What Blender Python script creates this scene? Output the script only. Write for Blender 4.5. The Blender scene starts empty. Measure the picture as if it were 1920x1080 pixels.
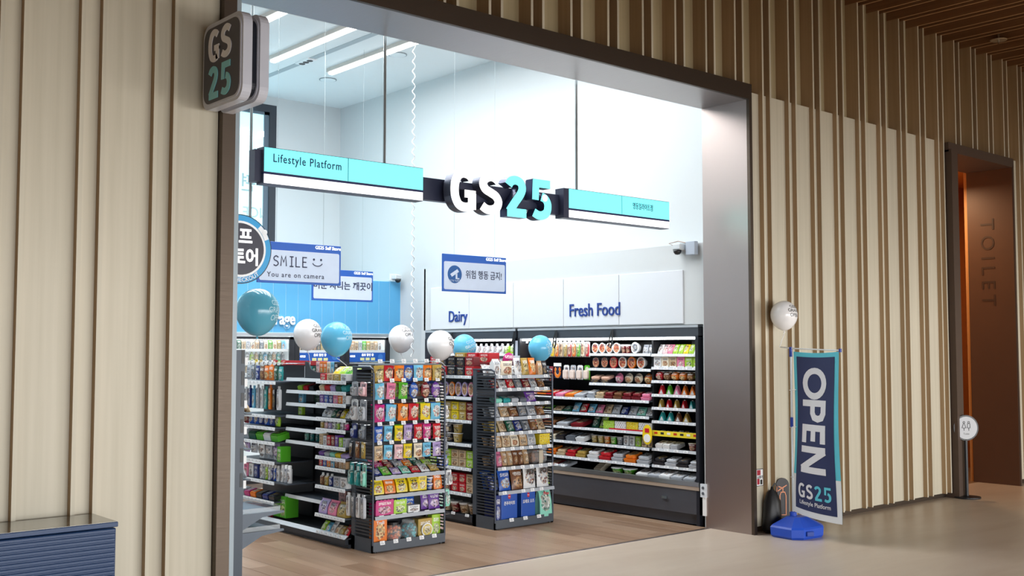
import bpy, math, random
from mathutils import Vector, Matrix
R = math.radians
random.seed(7)
S = bpy.context.scene
COL = S.collection

# ------------------------------------------------------------------ camera
cd = bpy.data.cameras.new('camera'); cam = bpy.data.objects.new('camera', cd); COL.objects.link(cam)
cd.sensor_width = 36; cd.lens = 2010 / 1920 * 36; cd.clip_start = 0.05
cam.location = (0, 0, 1.6); cam.rotation_euler = (R(90 + 3.303), 0, R(48.95 - 90))
S.camera = cam
# ------------------------------------------------------------------ light
S.view_settings.view_transform = 'Standard'; S.view_settings.look = 'None'
S.view_settings.gamma = 1; S.view_settings.use_curve_mapping = False
S.view_settings.exposure = 0.0
W = bpy.data.worlds.new('sky'); S.world = W; W.use_nodes = True
W.node_tree.nodes['Background'].inputs[0].default_value = (0.86, 0.93, 1, 1)
W.node_tree.nodes['Background'].inputs[1].default_value = 0.95

def area(name, loc, rot, sx, sy, power, color=(1, 1, 1), spread=180):
    l = bpy.data.lights.new(name, 'AREA'); l.shape = 'RECTANGLE'; l.size = sx; l.size_y = sy
    l.energy = power; l.color = color; l.spread = R(spread)
    o = bpy.data.objects.new(name, l); COL.objects.link(o); o.location = loc; o.rotation_euler = rot
    return o
area('window_daylight', (9.5, -4.5, 1.2), (R(90), 0, 0), 15, 2.1, 900, (1.0, 0.995, 0.985))
area('window_daylight', (0.5, -4.5, 1.2), (R(90), 0, 0), 4, 2.1, 210, (0.96, 0.98, 1.0))
for lx, y0, y1 in ((3.6, 6.4, 11.0), (4.4, 6.4, 11.0), (5.19, 6.4, 11.17), (6.0, 6.4, 11.17), (6.8, 6.4, 11.2)):
    area('ceiling_tube_light', (lx, (y0 + y1) / 2, 4.93), (0, 0, 0), 0.08, y1 - y0, 66, (0.985, 0.995, 1.0))
area('passage_light', (12.2, 6.55, 3.6), (0, 0, 0), 0.5, 0.3, 26, (1, 0.7, 0.42))

# ------------------------------------------------------------------ materials
def lin(h):
    h = h.lstrip('#'); o = []
    for i in (0, 2, 4):
        c = int(h[i:i + 2], 16) / 255
        o.append(c / 12.92 if c <= 0.04045 else ((c + 0.055) / 1.055) ** 2.4)
    return (*o, 1)
MC = {}
def nt(name):
    m = bpy.data.materials.new(name); m.use_nodes = True
    return m, m.node_tree, m.node_tree.nodes['Principled BSDF']
def N(t, typ, **kw):
    n = t.nodes.new(typ)
    for k, v in kw.items():
        if k.startswith('i'): n.inputs[int(k[1:])].default_value = v
        else: setattr(n, k, v)
    return n
def plain(h, rough=0.5, metal=0.0, em=0.0, spec=None, var=0.06, scale=9):
    key = ('p', h, rough, metal, em, spec)
    if key in MC: return MC[key]
    m, t, b = nt('paint'); c = lin(h)
    b.inputs['Roughness'].default_value = rough; b.inputs['Metallic'].default_value = metal
    if spec is not None: b.inputs['Specular IOR Level'].default_value = spec
    tc = N(t, 'ShaderNodeTexCoord'); nz = N(t, 'ShaderNodeTexNoise'); nz.inputs['Scale'].default_value = scale
    t.links.new(tc.outputs['Object'], nz.inputs['Vector'])
    mx = N(t, 'ShaderNodeMix', data_type='RGBA'); mx.inputs[6].default_value = tuple(x * (1 - var) for x in c[:3]) + (1,)
    mx.inputs[7].default_value = tuple(min(1, x * (1 + var)) for x in c[:3]) + (1,)
    t.links.new(nz.outputs['Fac'], mx.inputs[0]); t.links.new(mx.outputs[2], b.inputs['Base Color'])
    if em:
        b.inputs['Emission Color'].default_value = c; b.inputs['Emission Strength'].default_value = em
    MC[key] = m; return m
def clear(tint='#ffffff', alpha=0.18, rough=0.08):
    key = ('c', tint, alpha)
    if key in MC: return MC[key]
    m, t, b = nt('clear_film'); b.inputs['Base Color'].default_value = lin(tint); b.inputs['Alpha'].default_value = alpha
    b.inputs['Roughness'].default_value = rough; MC[key] = m; return m
def wood(name, a, bcol, axis='Z', rough=0.5, scale=1.0, bump=0.02):
    m, t, b = nt(name); tc = N(t, 'ShaderNodeTexCoord'); mp = N(t, 'ShaderNodeMapping')
    sc = {'Z': (28, 28, 0.7), 'Y': (22, 0.9, 22), 'X': (0.9, 22, 22)}[axis]
    mp.inputs['Scale'].default_value = tuple(s * scale for s in sc)
    oi = N(t, 'ShaderNodeObjectInfo'); t.links.new(tc.outputs['Object'], mp.inputs['Vector'])
    add = N(t, 'ShaderNodeVectorMath', operation='ADD'); t.links.new(mp.outputs[0], add.inputs[0]); 
    rs = N(t, 'ShaderNodeVectorMath', operation='SCALE'); cx = N(t, 'ShaderNodeCombineXYZ')
    for i in range(3): t.links.new(oi.outputs['Random'], cx.inputs[i])
    t.links.new(cx.outputs[0], rs.inputs[0]); rs.inputs['Scale'].default_value = 40; t.links.new(rs.outputs[0], add.inputs[1])
    nz = N(t, 'ShaderNodeTexNoise'); nz.inputs['Scale'].default_value = 1.0; nz.inputs['Detail'].default_value = 5
    t.links.new(add.outputs[0], nz.inputs['Vector'])
    cr = N(t, 'ShaderNodeValToRGB'); cr.color_ramp.elements[0].color = lin(a); cr.color_ramp.elements[1].color = lin(bcol)
    cr.color_ramp.elements[0].position = 0.3; cr.color_ramp.elements[1].position = 0.7
    t.links.new(nz.outputs['Fac'], cr.inputs[0])
    hs = N(t, 'ShaderNodeHueSaturation'); mr = N(t, 'ShaderNodeMapRange'); mr.inputs[3].default_value = 0.93; mr.inputs[4].default_value = 1.07
    t.links.new(oi.outputs['Random'], mr.inputs[0]); t.links.new(mr.outputs[0], hs.inputs['Value']); t.links.new(cr.outputs[0], hs.inputs['Color'])
    t.links.new(hs.outputs[0], b.inputs['Base Color']); b.inputs['Roughness'].default_value = rough
    bp = N(t, 'ShaderNodeBump'); bp.inputs['Strength'].default_value = bump * 10; bp.inputs['Distance'].default_value = 0.002
    t.links.new(nz.outputs['Fac'], bp.inputs['Height']); t.links.new(bp.outputs[0], b.inputs['Normal'])
    return m
def brushed(name, h, rough, ax=(1, 1, 60)):
    m, t, b = nt(name); b.inputs['Metallic'].default_value = 1; b.inputs['Base Color'].default_value = lin(h)
    tc = N(t, 'ShaderNodeTexCoord'); mp = N(t, 'ShaderNodeMapping'); mp.inputs['Scale'].default_value = ax
    nz = N(t, 'ShaderNodeTexNoise'); nz.inputs['Scale'].default_value = 6; nz.inputs['Detail'].default_value = 4
    t.links.new(tc.outputs['Object'], mp.inputs[0]); t.links.new(mp.outputs[0], nz.inputs['Vector'])
    mr = N(t, 'ShaderNodeMapRange'); mr.inputs[3].default_value = rough * 0.8; mr.inputs[4].default_value = rough * 1.25
    t.links.new(nz.outputs['Fac'], mr.inputs[0]); t.links.new(mr.outputs[0], b.inputs['Roughness']); return m
def stone(name, a, c, rough):
    m, t, b = nt(name); tc = N(t, 'ShaderNodeTexCoord'); mp = N(t, 'ShaderNodeMapping'); mp.inputs['Scale'].default_value = (0.35, 1.6, 1)
    mp.inputs['Rotation'].default_value = (0, 0, 0.5)
    nz = N(t, 'ShaderNodeTexNoise'); nz.inputs['Scale'].default_value = 1.6; nz.inputs['Detail'].default_value = 9; nz.inputs['Roughness'].default_value = 0.65
    nz.inputs['Distortion'].default_value = 0.6
    t.links.new(tc.outputs['Object'], mp.inputs[0]); t.links.new(mp.outputs[0], nz.inputs['Vector'])
    cr = N(t, 'ShaderNodeValToRGB'); cr.color_ramp.elements[0].color = lin(a); cr.color_ramp.elements[1].color = lin(c)
    cr.color_ramp.elements[0].position = 0.35; cr.color_ramp.elements[1].position = 0.65
    t.links.new(nz.outputs['Fac'], cr.inputs[0]); t.links.new(cr.outputs[0], b.inputs['Base Color']); b.inputs['Roughness'].default_value = rough
    return m
def printed(base, win, acc, mode='pouch'):
    """procedural package print in the package's own normalised coordinates"""
    key = (base, win, acc, mode)
    if key in MC: return MC[key]
    if mode == 'solid': return plain(base, 0.35)
    m, t, b = nt('package_print'); L = t.links.new
    tc = N(t, 'ShaderNodeTexCoord'); sp = N(t, 'ShaderNodeSeparateXYZ'); L(tc.outputs['Generated'], sp.inputs[0])
    oi = N(t, 'ShaderNodeObjectInfo')
    A, B = (sp.outputs[0], sp.outputs[2]) if mode != 'top' else (sp.outputs[0], sp.outputs[1])
    def mth(op, x, y=None, z=None):
        n = N(t, 'ShaderNodeMath', operation=op)
        for i, v in enumerate((x, y, z)):
            if v is None: continue
            if isinstance(v, (int, float)): n.inputs[i].default_value = v
            else: L(v, n.inputs[i])
        return n.outputs[0]
    cv = N(t, 'ShaderNodeCombineXYZ'); L(A, cv.inputs[0]); L(B, cv.inputs[1]); L(mth('MULTIPLY', oi.outputs['Random'], 31.0), cv.inputs[2])
    vo = N(t, 'ShaderNodeTexVoronoi'); vo.inputs['Scale'].default_value = 8.5; L(cv.outputs[0], vo.inputs['Vector'])
    nz = N(t, 'ShaderNodeTexNoise'); nz.inputs['Scale'].default_value = 4.2; nz.inputs['Detail'].default_value = 3; L(cv.outputs[0], nz.inputs['Vector'])
    nz2 = N(t, 'ShaderNodeTexNoise'); nz2.inputs['Scale'].default_value = 26; nz2.inputs['Detail'].default_value = 1; L(cv.outputs[0], nz2.inputs['Vector'])
    cy, ry, rx = (0.34, 0.26, 0.36) if mode == 'pouch' else (0.5, 0.36, 0.36)
    dx = mth('DIVIDE', mth('SUBTRACT', A, 0.5), rx); dy = mth('DIVIDE', mth('SUBTRACT', B, cy), ry)
    d = mth('ADD', mth('MULTIPLY', dx, dx), mth('MULTIPLY', dy, dy))
    d = mth('ADD', d, mth('MULTIPLY', mth('SUBTRACT', nz.outputs['Fac'], 0.5), 1.6))
    inwin = mth('LESS_THAN', d, 0.95)
    sep = N(t, 'ShaderNodeSeparateColor'); L(vo.outputs['Color'], sep.inputs[0])
    blob0 = N(t, 'ShaderNodeMix', data_type='RGBA'); blob0.inputs[6].default_value = lin(acc); blob0.inputs[7].default_value = tuple(0.5 * (a + b) for a, b in zip(lin(base), lin('#f2c890')))
    L(mth('GREATER_THAN', sep.outputs[1], 0.5), blob0.inputs[0])
    blob = N(t, 'ShaderNodeMix', data_type='RGBA'); blob.inputs[6].default_value = lin(win); L(blob0.outputs[2], blob.inputs[7])
    L(mth('LESS_THAN', vo.outputs['Distance'], 0.45), blob.inputs[0])
    bl2 = N(t, 'ShaderNodeMix', data_type='RGBA', blend_type='MULTIPLY'); L(blob.outputs[2], bl2.inputs[6]); bl2.inputs[0].default_value = 1
    g = N(t, 'ShaderNodeMapRange'); g.inputs[3].default_value = 0.35; g.inputs[4].default_value = 1.0; L(sep.outputs[0], g.inputs[0])
    L(g.outputs[0], bl2.inputs[7])
    m1 = N(t, 'ShaderNodeMix', data_type='RGBA'); m1.inputs[6].default_value = lin(base); L(bl2.outputs[2], m1.inputs[7]); L(inwin, m1.inputs[0])
    if mode == 'dots':
        w = N(t, 'ShaderNodeMath', operation='SINE'); 
        sx = mth('SINE', mth('MULTIPLY', A, 31.4)); sz = mth('SINE', mth('MULTIPLY', B, 14.0))
        L(mth('GREATER_THAN', mth('MULTIPLY', sx, sz), 0.45), m1.inputs[0]); 
    # brand block of small marks
    edge = mth('GREATER_THAN', mth('ABSOLUTE', mth('SUBTRACT', B, 0.5)), 0.462)
    inz = mth('MULTIPLY', mth('GREATER_THAN', B, 0.66), mth('LESS_THAN', B, 0.84))
    inx = mth('MULTIPLY', mth('GREATER_THAN', A, 0.16), mth('LESS_THAN', A, 0.84))
    txt = mth('MULTIPLY', mth('MULTIPLY', inz, inx), mth('GREATER_THAN', nz2.outputs['Fac'], 0.5))
    m2 = N(t, 'ShaderNodeMix', data_type='RGBA'); L(m1.outputs[2], m2.inputs[6])
    lum = sum(lin(base)[:3]) / 3; m2.inputs[7].default_value = (0.02, 0.03, 0.08, 1) if lum > 0.45 else (0.9, 0.9, 0.88, 1)
    L(txt, m2.inputs[0]) if mode in ('pouch', 'box') else None
    if mode not in ('pouch', 'box'): m2.inputs[0].default_value = 0
    L(m2.outputs[2], b.inputs['Base Color']); b.inputs['Roughness'].default_value = 0.32
    MC[key] = m; return m

M_FACE = wood('light_oak_laminate', '#c9c1ac', '#d4ccb8', 'Z', 0.5)
M_SIDE = wood('oak_edge_brown', '#a08461', '#ad9170', 'Z', 0.6)  # slat and plank sides, a darker brown than their fronts
M_BACKW = wood('oak_backing', '#b3a480', '#bfb08d', 'Z', 0.6)
M_CEILF = wood('ceiling_oak', '#a57b52', '#b58b62', 'Y', 0.6)
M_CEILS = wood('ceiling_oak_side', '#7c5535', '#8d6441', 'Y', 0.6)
M_BRONZE = brushed('bronze_steel', '#62574e', 0.5)
M_STEEL = brushed('satin_steel', '#b3abaa', 0.3, (1, 60, 1))
M_ALU = brushed('aluminium', '#cfd3d6', 0.35)
M_WHITE = plain('#cdd2d4', 0.6, var=0.01); M_CEIL = plain('#e6eaeb', 0.6, var=0.01)
M_PANEL = plain('#dde2e8', 0.45, var=0.01)
M_DARK = plain('#33373f', 0.45)
M_BLACK = plain('#17181c', 0.4)
M_GREY = plain('#4b535d', 0.42)
M_RAIL = plain('#dfe3e8', 0.3)
M_TAG = plain('#f6f7f8', 0.4)
M_TAGR = plain('#c8203a', 0.4)
M_NAVY = plain('#1d2547', 0.45)
M_CHROME = plain('#c9ced3', 0.25, 1.0)

# ------------------------------------------------------------------ mesh tools
class MB:
    def __init__(s): s.v = []; s.f = []; s.m = []
    def face(s, idx, mi=0): s.f.append(tuple(idx)); s.m.append(mi)
    def box(s, x0, x1, y0, y1, z0, z1, mi=0, side=None, b=0.0):
        if b > 0: return s.cbox(x0, x1, y0, y1, z0, z1, b, mi)
        n = len(s.v)
        s.v += [(x, y, z) for z in (z0, z1) for y in (y0, y1) for x in (x0, x1)]
        sm = mi if side is None else side
        for k, q in enumerate(((0, 1, 5, 4), (3, 2, 6, 7), (2, 0, 4, 6), (1, 3, 7, 5), (0, 2, 3, 1), (4, 5, 7, 6))):
            s.face([n + i for i in q], sm if k in (2, 3) else mi)
        return s
    def cbox(s, x0, x1, y0, y1, z0, z1, b, mi=0):
        n = len(s.v); X = (x0, x1); Y = (y0, y1); Z = (z0, z1); ix = {}
        for i in (0, 1):
            for j in (0, 1):
                for k in (0, 1):
                    c = (X[i], Y[j], Z[k]); d = (b if i == 0 else -b, b if j == 0 else -b, b if k == 0 else -b)
                    for a in range(3):
                        p = [c[q] + (d[q] if q != a else 0) for q in range(3)]
                        ix[(i, j, k, a)] = len(s.v); s.v.append(tuple(p))
        def sgn(q, out):
            a, b_, c_ = [Vector(s.v[i]) for i in q[:3]]
            return q if (b_ - a).cross(c_ - a).dot(out) > 0 else q[::-1]
        for a in range(3):
            u, w = [q for q in range(3) if q != a]
            for e in (0, 1):
                q = []
                for (p1, p2) in ((0, 0), (1, 0), (1, 1), (0, 1)):
                    k = [0, 0, 0]; k[a] = e; k[u] = p1; k[w] = p2; q.append(ix[(*k, a)])
                o = Vector((0, 0, 0)); o[a] = 1 if e else -1; s.face(sgn(q, o), mi)
            for p1 in (0, 1):
                for p2 in (0, 1):
                    k0 = [0, 0, 0]; k0[u] = p1; k0[w] = p2; k1 = list(k0); k1[a] = 1
                    q = [ix[(*k0, u)], ix[(*k1, u)], ix[(*k1, w)], ix[(*k0, w)]]
                    o = Vector((0, 0, 0)); o[u] = 1 if p1 else -1; o[w] = 1 if p2 else -1; s.face(sgn(q, o), mi)
        for i in (0, 1):
            for j in (0, 1):
                for k in (0, 1):
                    o = Vector((2 * i - 1, 2 * j - 1, 2 * k - 1)); s.face(sgn([ix[(i, j, k, a)] for a in range(3)], o), mi)
        return s
    def prism(s, pts, a0, a1, axis='Y', mi=0, mi2=None):
        """polygon pts in the plane normal to axis, extruded a0..a1"""
        n = len(s.v); k = len(pts)
        f = {'Y': lambda p, a: (p[0], a, p[1]), 'X': lambda p, a: (a, p[0], p[1]), 'Z': lambda p, a: (p[0], p[1], a)}[axis]
        s.v += [f(p, a0) for p in pts] + [f(p, a1) for p in pts]
        s.face(range(n, n + k), mi); s.face([n + k + i for i in range(k)][::-1], mi)
        for i in range(k): s.face((n + i, n + (i + 1) % k, n + k + (i + 1) % k, n + k + i)[::-1], mi if mi2 is None else mi2)
        return s
    def lathe(s, prof, c=(0, 0, 0), seg=14, axis='Z', mi=0, mis=None, sx=1, sy=1):
        n = len(s.v); k = len(prof)
        for r, z in prof:
            for i in range(seg):
                a = 2 * math.pi * i / seg; x, y = r * math.cos(a) * sx, r * math.sin(a) * sy
                p = {'Z': (x, y, z), 'Y': (x, z, y), 'X': (z, x, y)}[axis]
                s.v.append((p[0] + c[0], p[1] + c[1], p[2] + c[2]))
        for j in range(k - 1):
            for i in range(seg):
                i2 = (i + 1) % seg; q = (n + j * seg + i, n + j * seg + i2, n + (j + 1) * seg + i2, n + (j + 1) * seg + i)
                s.face(q if axis != 'Y' else q[::-1], mis[j] if mis else mi)
        s.face([n + i for i in range(seg)][::-1] if axis != 'Y' else [n + i for i in range(seg)], mis[0] if mis else mi)
        t = [n + (k - 1) * seg + i for i in range(seg)]; s.face(t if axis != 'Y' else t[::-1], mis[-1] if mis else mi)
        return s
    def tube(s, pts, r, seg=8, mi=0, closed=False):
        P = [Vector(p) for p in pts]; n = len(s.v); k = len(P)
        up = Vector((0, 0, 1))
        for i, p in enumerate(P):
            a = P[i - 1] if (i or closed) else p; b = P[(i + 1) % k] if (i < k - 1 or closed) else p
            d = (b - a).normalized(); u = d.cross(up)
            if u.length < 0.05: u = d.cross(Vector((0, 1, 0)))
            u.normalize(); w = u.cross(d)
            rr = r[i] if isinstance(r, (list, tuple)) else r
            for q in range(seg):
                t = 2 * math.pi * q / seg; s.v.append(tuple(p + u * math.cos(t) * rr + w * math.sin(t) * rr))
        for i in range(k if closed else k - 1):
            for q in range(seg):
                q2 = (q + 1) % seg; i2 = (i + 1) % k
                s.face((n + i * seg + q, n + i * seg + q2, n + i2 * seg + q2, n + i2 * seg + q), mi)
        if not closed:
            s.face([n + q for q in range(seg)][::-1], mi); s.face([n + (k - 1) * seg + q for q in range(seg)], mi)
        return s
    def ribbon(s, pts, w, y0, y1, ox=0, oz=0, sx=1, sz=1, mi=0, mi2=None, closed=False):
        """flat stroke in XZ with thickness in Y (y0 = front, the smaller)"""
        P = [Vector((p[0], p[1])) for p in pts]; k = len(P); Lf = []; Rt = []
        for i in range(k):
            a = P[i - 1] if (i or closed) else None; b = P[(i + 1) % k] if (i < k - 1 or closed) else None
            d0 = (P[i] - a).normalized() if a is not None else None; d1 = (b - P[i]).normalized() if b is not None else None
            if d0 is None: d0 = d1
            if d1 is None: d1 = d0
            nrm = Vector((-d0.y - d1.y, d0.x + d1.x))
            nrm = nrm.normalized() if nrm.length > 1e-6 else Vector((-d0.y, d0.x))
            c = max(0.55, nrm.dot(Vector((-d0.y, d0.x)))); off = nrm * (w / 2 / c)
            Lf.append(P[i] + off); Rt.append(P[i] - off)
        n = len(s.v)
        for y in (y0, y1):
            for A_, B_ in zip(Lf, Rt):
                s.v.append((ox + A_.x * sx, y, oz + A_.y * sz)); s.v.append((ox + B_.x * sx, y, oz + B_.y * sz))
        m2 = mi if mi2 is None else mi2; o = 2 * k
        for i in range(k if closed else k - 1):
            a, b = 2 * i, 2 * ((i + 1) % k)
            s.face((n + a, n + a + 1, n + b + 1, n + b), mi); s.face((n + o + a, n + o + b, n + o + b + 1, n + o + a + 1), m2)
            s.face((n + a, n + b, n + o + b, n + o + a), m2); s.face((n + a + 1, n + o + a + 1, n + o + b + 1, n + b + 1), m2)
        if not closed:
            s.face((n, n + o, n + o + 1, n + 1), m2); e = 2 * k - 2; s.face((n + e, n + e + 1, n + o + e + 1, n + o + e), m2)
        return s
    def mesh(s, name, mats=(None,), smooth=False, auto=False):
        me = bpy.data.meshes.new(name); me.from_pydata(s.v, [], s.f)
        for m in mats: me.materials.append(m)
        me.polygons.foreach_set('material_index', s.m)
        if smooth: me.polygons.foreach_set('use_smooth', [True] * len(s.f))
        me.update(); return me
    def build(s, name, mats, parent=None, smooth=False, loc=None, rz=0, **props):
        if not isinstance(mats, (list, tuple)): mats = [mats]
        return link(name, s.mesh(name, mats, smooth), parent, loc, rz, **props)
def link(name, me, parent=None, loc=None, rz=0, **props):
    o = bpy.data.objects.new(name, me); COL.objects.link(o)
    if parent is not None: o.parent = parent
    if loc is not None: o.location = loc
    o.rotation_euler.z = rz
    for k, v in props.items():
        if v is not None: o[k] = v
    return o
def thing(name, label, cat, loc=(0, 0, 0), rz=0, group=None):
    return link(name, None, None, loc, rz, label=label, category=cat, group=group)
def struct(name, mb, mats, **kw): return mb.build(name, mats, kind='structure', **kw)

TXT = {}
def text_mesh(txt, bold=0.0, ext=0.0, align='CENTER', res=3, spacing=1.0):
    key = (txt, bold, ext, align, spacing)
    if key in TXT: return TXT[key]
    c = bpy.data.curves.new('t', 'FONT'); c.body = txt; c.size = 1; c.offset = bold; c.extrude = ext; c.align_x = align; c.align_y = 'CENTER'
    c.resolution_u = res; c.space_character = spacing; c.space_line = 0.95
    o = bpy.data.objects.new('t', c); COL.objects.link(o); dg = bpy.context.evaluated_depsgraph_get(); dg.update()
    me = bpy.data.meshes.new_from_object(o.evaluated_get(dg)); bpy.data.objects.remove(o); bpy.data.curves.remove(c)
    for v in me.vertices: v.co = (v.co.x, -v.co.z, v.co.y)   # stands upright, faces -Y
    TXT[key] = me; return me
def lettering(txt, mat, parent, loc, size, rz=0, bold=0.0, ext=0.02, align='CENTER', wx=1.0, name='lettering', spacing=1.0, label=None, mirror=False):
    me = text_mesh(txt, bold, ext, align, spacing=spacing).copy(); me.materials.clear(); me.materials.append(mat)
    o = link(name, me, parent, loc, rz, label=label); o.scale = (size * wx * (-1 if mirror else 1), size, size); return o

def cat(pts, n=5):
    out = []; P = [pts[0]] + list(pts) + [pts[-1]]
    for i in range(1, len(P) - 2):
        for k in range(n):
            t = k / n; q = []
            for a in (0, 1):
                p0, p1, p2, p3 = P[i - 1][a], P[i][a], P[i + 1][a], P[i + 2][a]
                q.append(0.5 * (2 * p1 + (p2 - p0) * t + (2 * p0 - 5 * p1 + 4 * p2 - p3) * t * t + (3 * p1 - p0 - 3 * p2 + p3) * t ** 3))
            out.append(tuple(q))
    out.append(tuple(pts[-1])); return out
GL = {  # thick round strokes of the logo, box about 0.66 wide, 1 high
 'G': [[(0.55, 0.80), (0.47, 0.87), (0.33, 0.9), (0.2, 0.84), (0.12, 0.68), (0.1, 0.5), (0.12, 0.32), (0.2, 0.16), (0.33, 0.1), (0.47, 0.11), (0.56, 0.15)]],
 'S': [[(0.55, 0.81), (0.45, 0.88), (0.32, 0.9), (0.18, 0.83), (0.13, 0.71), (0.19, 0.59), (0.33, 0.52), (0.48, 0.44), (0.55, 0.31), (0.5, 0.17), (0.36, 0.1), (0.22, 0.11), (0.1, 0.18)]],
 '2': [[(0.11, 0.76), (0.18, 0.86), (0.32, 0.9), (0.46, 0.84), (0.5, 0.7), (0.44, 0.55), (0.3, 0.36), (0.13, 0.12)]],
 '5': [[(0.34, 0.57), (0.46, 0.52), (0.53, 0.38), (0.5, 0.2), (0.38, 0.11), (0.25, 0.1), (0.11, 0.16)]],
}
def glyph(mb, ch, ox, oz, sx, sz, y0, y1, w=0.2, mi=0, mi2=None):
    for p in GL[ch]: mb.ribbon(cat(p), w, y0, y1, ox, oz, sx, sz, mi, mi2)
    if ch == 'G': mb.ribbon([(0.56, 0.06), (0.56, 0.44)], w, y0, y1, ox, oz, sx, sz, mi, mi2); mb.ribbon([(0.36, 0.42), (0.66, 0.42)], w * 0.85, y0 + 1e-4, y1, ox, oz, sx, sz, mi, mi2)
    if ch == '2': mb.ribbon([(0.07, 0.1), (0.62, 0.1)], w, y0 + 1e-4, y1, ox, oz, sx, sz, mi, mi2)
    if ch == '5':
        mb.ribbon([(0.1, 0.9), (0.6, 0.9)], w * 0.95, y0 + 1e-4, y1, ox, oz, sx, sz, mi, mi2)
        mb.ribbon([(0.18, 0.98), (0.16, 0.48)], w * 0.9, y0 + 2e-4, y1, ox, oz, sx, sz, mi, mi2)
def logo(parent, origin, ch_w, h, depth, mats_white, mats_cyan, stack=False, rz=0, gap=0.1, w=0.2, dot=None, name='logo_letter'):
    out = []
    for i, ch in enumerate('GS25'):
        mb = MB(); sx = ch_w / 0.68; sz = h
        px = (i % 2 if stack else i) * ch_w * (1 + gap); pz = (-(i // 2) * h * 1.12) if stack else 0
        glyph(mb, ch, px, pz, sx, sz, -depth, 0, w, 0, 1)
        o = mb.build(name, mats_white if i < 2 else mats_cyan, parent, loc=origin, rz=rz)
        out.append(o)
        if ch == '5' and dot:
            d = MB(); d.lathe([(0.085 * h, -depth - 0.003), (0.085 * h, -depth - 0.0005)], (px + 0.44 * sx, 0, pz + 0.55 * sz), 16, 'Y')
            d.build('dot', dot, parent, loc=origin, rz=rz)
    return out

# ================================================================== SETTING
PER = 0.4; YF = 5.70; YP = 5.745; YB = 5.835; ZB = 3.90; ZC = 5.08
OPEN = (2.75, 7.78); DOOR = (11.29, 12.90)
wf = MB()
for a, b, z0 in ((-4.0, 2.76, 0), (2.76, 7.77, 3.90), (7.77, 11.30, 0), (11.30, 12.89, 3.85), (12.89, 19, 0)):
    wf.box(a, b, YB, YB + 0.1, z0, 5.3)
wall_front = struct('wall_front', wf, M_BACKW)
def blocked(x0, x1):
    if x1 > OPEN[0] and x0 < OPEN[1]: return 3.95
    if x1 > DOOR[0] and x0 < DOOR[1]: return 3.89
    return None
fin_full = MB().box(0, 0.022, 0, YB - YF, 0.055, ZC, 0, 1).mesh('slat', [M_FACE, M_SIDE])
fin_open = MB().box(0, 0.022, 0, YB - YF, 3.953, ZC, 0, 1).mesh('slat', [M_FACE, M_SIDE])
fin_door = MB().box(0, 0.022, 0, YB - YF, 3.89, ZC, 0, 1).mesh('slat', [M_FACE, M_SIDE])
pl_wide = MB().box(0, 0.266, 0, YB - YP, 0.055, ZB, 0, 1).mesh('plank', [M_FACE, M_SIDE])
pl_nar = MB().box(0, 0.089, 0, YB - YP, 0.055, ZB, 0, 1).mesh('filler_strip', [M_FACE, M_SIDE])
def cut_plank(name, x0, x1):
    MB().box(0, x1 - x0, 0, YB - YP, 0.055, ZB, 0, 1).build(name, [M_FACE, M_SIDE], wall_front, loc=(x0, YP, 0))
for k in range(-4, 46):
    x = 0.347 + PER * k
    for fx in (x, x + 0.112):
        b = blocked(fx, fx + 0.022)
        me = fin_full if b is None else (fin_open if b == 3.95 else fin_door)
        link('slat', me, wall_front, (fx, YF, 0))
    for nm, a, b_, me in (('filler_strip', x + 0.0225, x + 0.1115, pl_nar), ('plank', x + 0.1345, x + 0.3995, pl_wide)):
        c = blocked(a, b_)
        if c is None: link(nm, me, wall_front, (a, YP, 0))
        else:
            for o0, o1 in (OPEN, DOOR):
                if a < o0 - 0.02 and b_ > o0: cut_plank(nm, a, o0)
                if b_ > o1 + 0.02 and a < o1: cut_plank(nm, o1, b_)
struct('baseboard_front', MB().box(-4, 2.74, YB - 0.05, YB, 0, 0.055).box(7.79, 11.29, YB - 0.05, YB, 0, 0.055).box(12.9, 19, YB - 0.05, YB, 0, 0.055), M_BRONZE)

cl = struct('ceiling', MB().box(-6, 19, -7, YB, 5.22, 5.32), wood('ceiling_backing', '#8a6240', '#976d49', 'Y', 0.7))
cf = MB().box(0, 0.022, -7, YB, ZC, 5.22, 0, 1).mesh('slat', [M_CEILF, M_CEILS])
cp_ = MB().box(0, 0.265, -7, YF, 5.19, 5.22).mesh('board', [M_CEILS])
for k in range(-2, 46):
    x = 0.347 + PER * k
    link('slat', cf, cl, (x, 0, 0)); link('slat', cf, cl, (x + 0.112, 0, 0)); link('board', cp_, cl, (x + 0.1345, 0, 0))
struct('floor_hall', MB().box(-6, 19, -7, 6.17, -0.08, 0), stone('beige_stone', '#cdbba8', '#d9c9b7', 0.34))
struct('wall_hall_end', MB().box(19, 19.1, -7, 6, 0, 5.3), M_BACKW)
struct('wall_hall_left', MB().box(-6.1, -6, -7, 6, 0, 5.3), M_BACKW)
struct('wall_hall_back', MB().box(-6, 19, -8.1, -8.0, 3.4, 5.4).box(-6, 19, -8.1, -8.0, -0.08, 0.1), M_BACKW)
struct('wall_added_blocker', MB().box(-6, 19, -0.85, -0.55, 2.12, 5.2), M_BACKW)  # unseen slab added behind the camera to shade the upper slats
struct('trim_threshold', MB().box(2.83, 7.76, 6.165, 6.20, -0.02, 0.003), M_STEEL)

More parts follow.
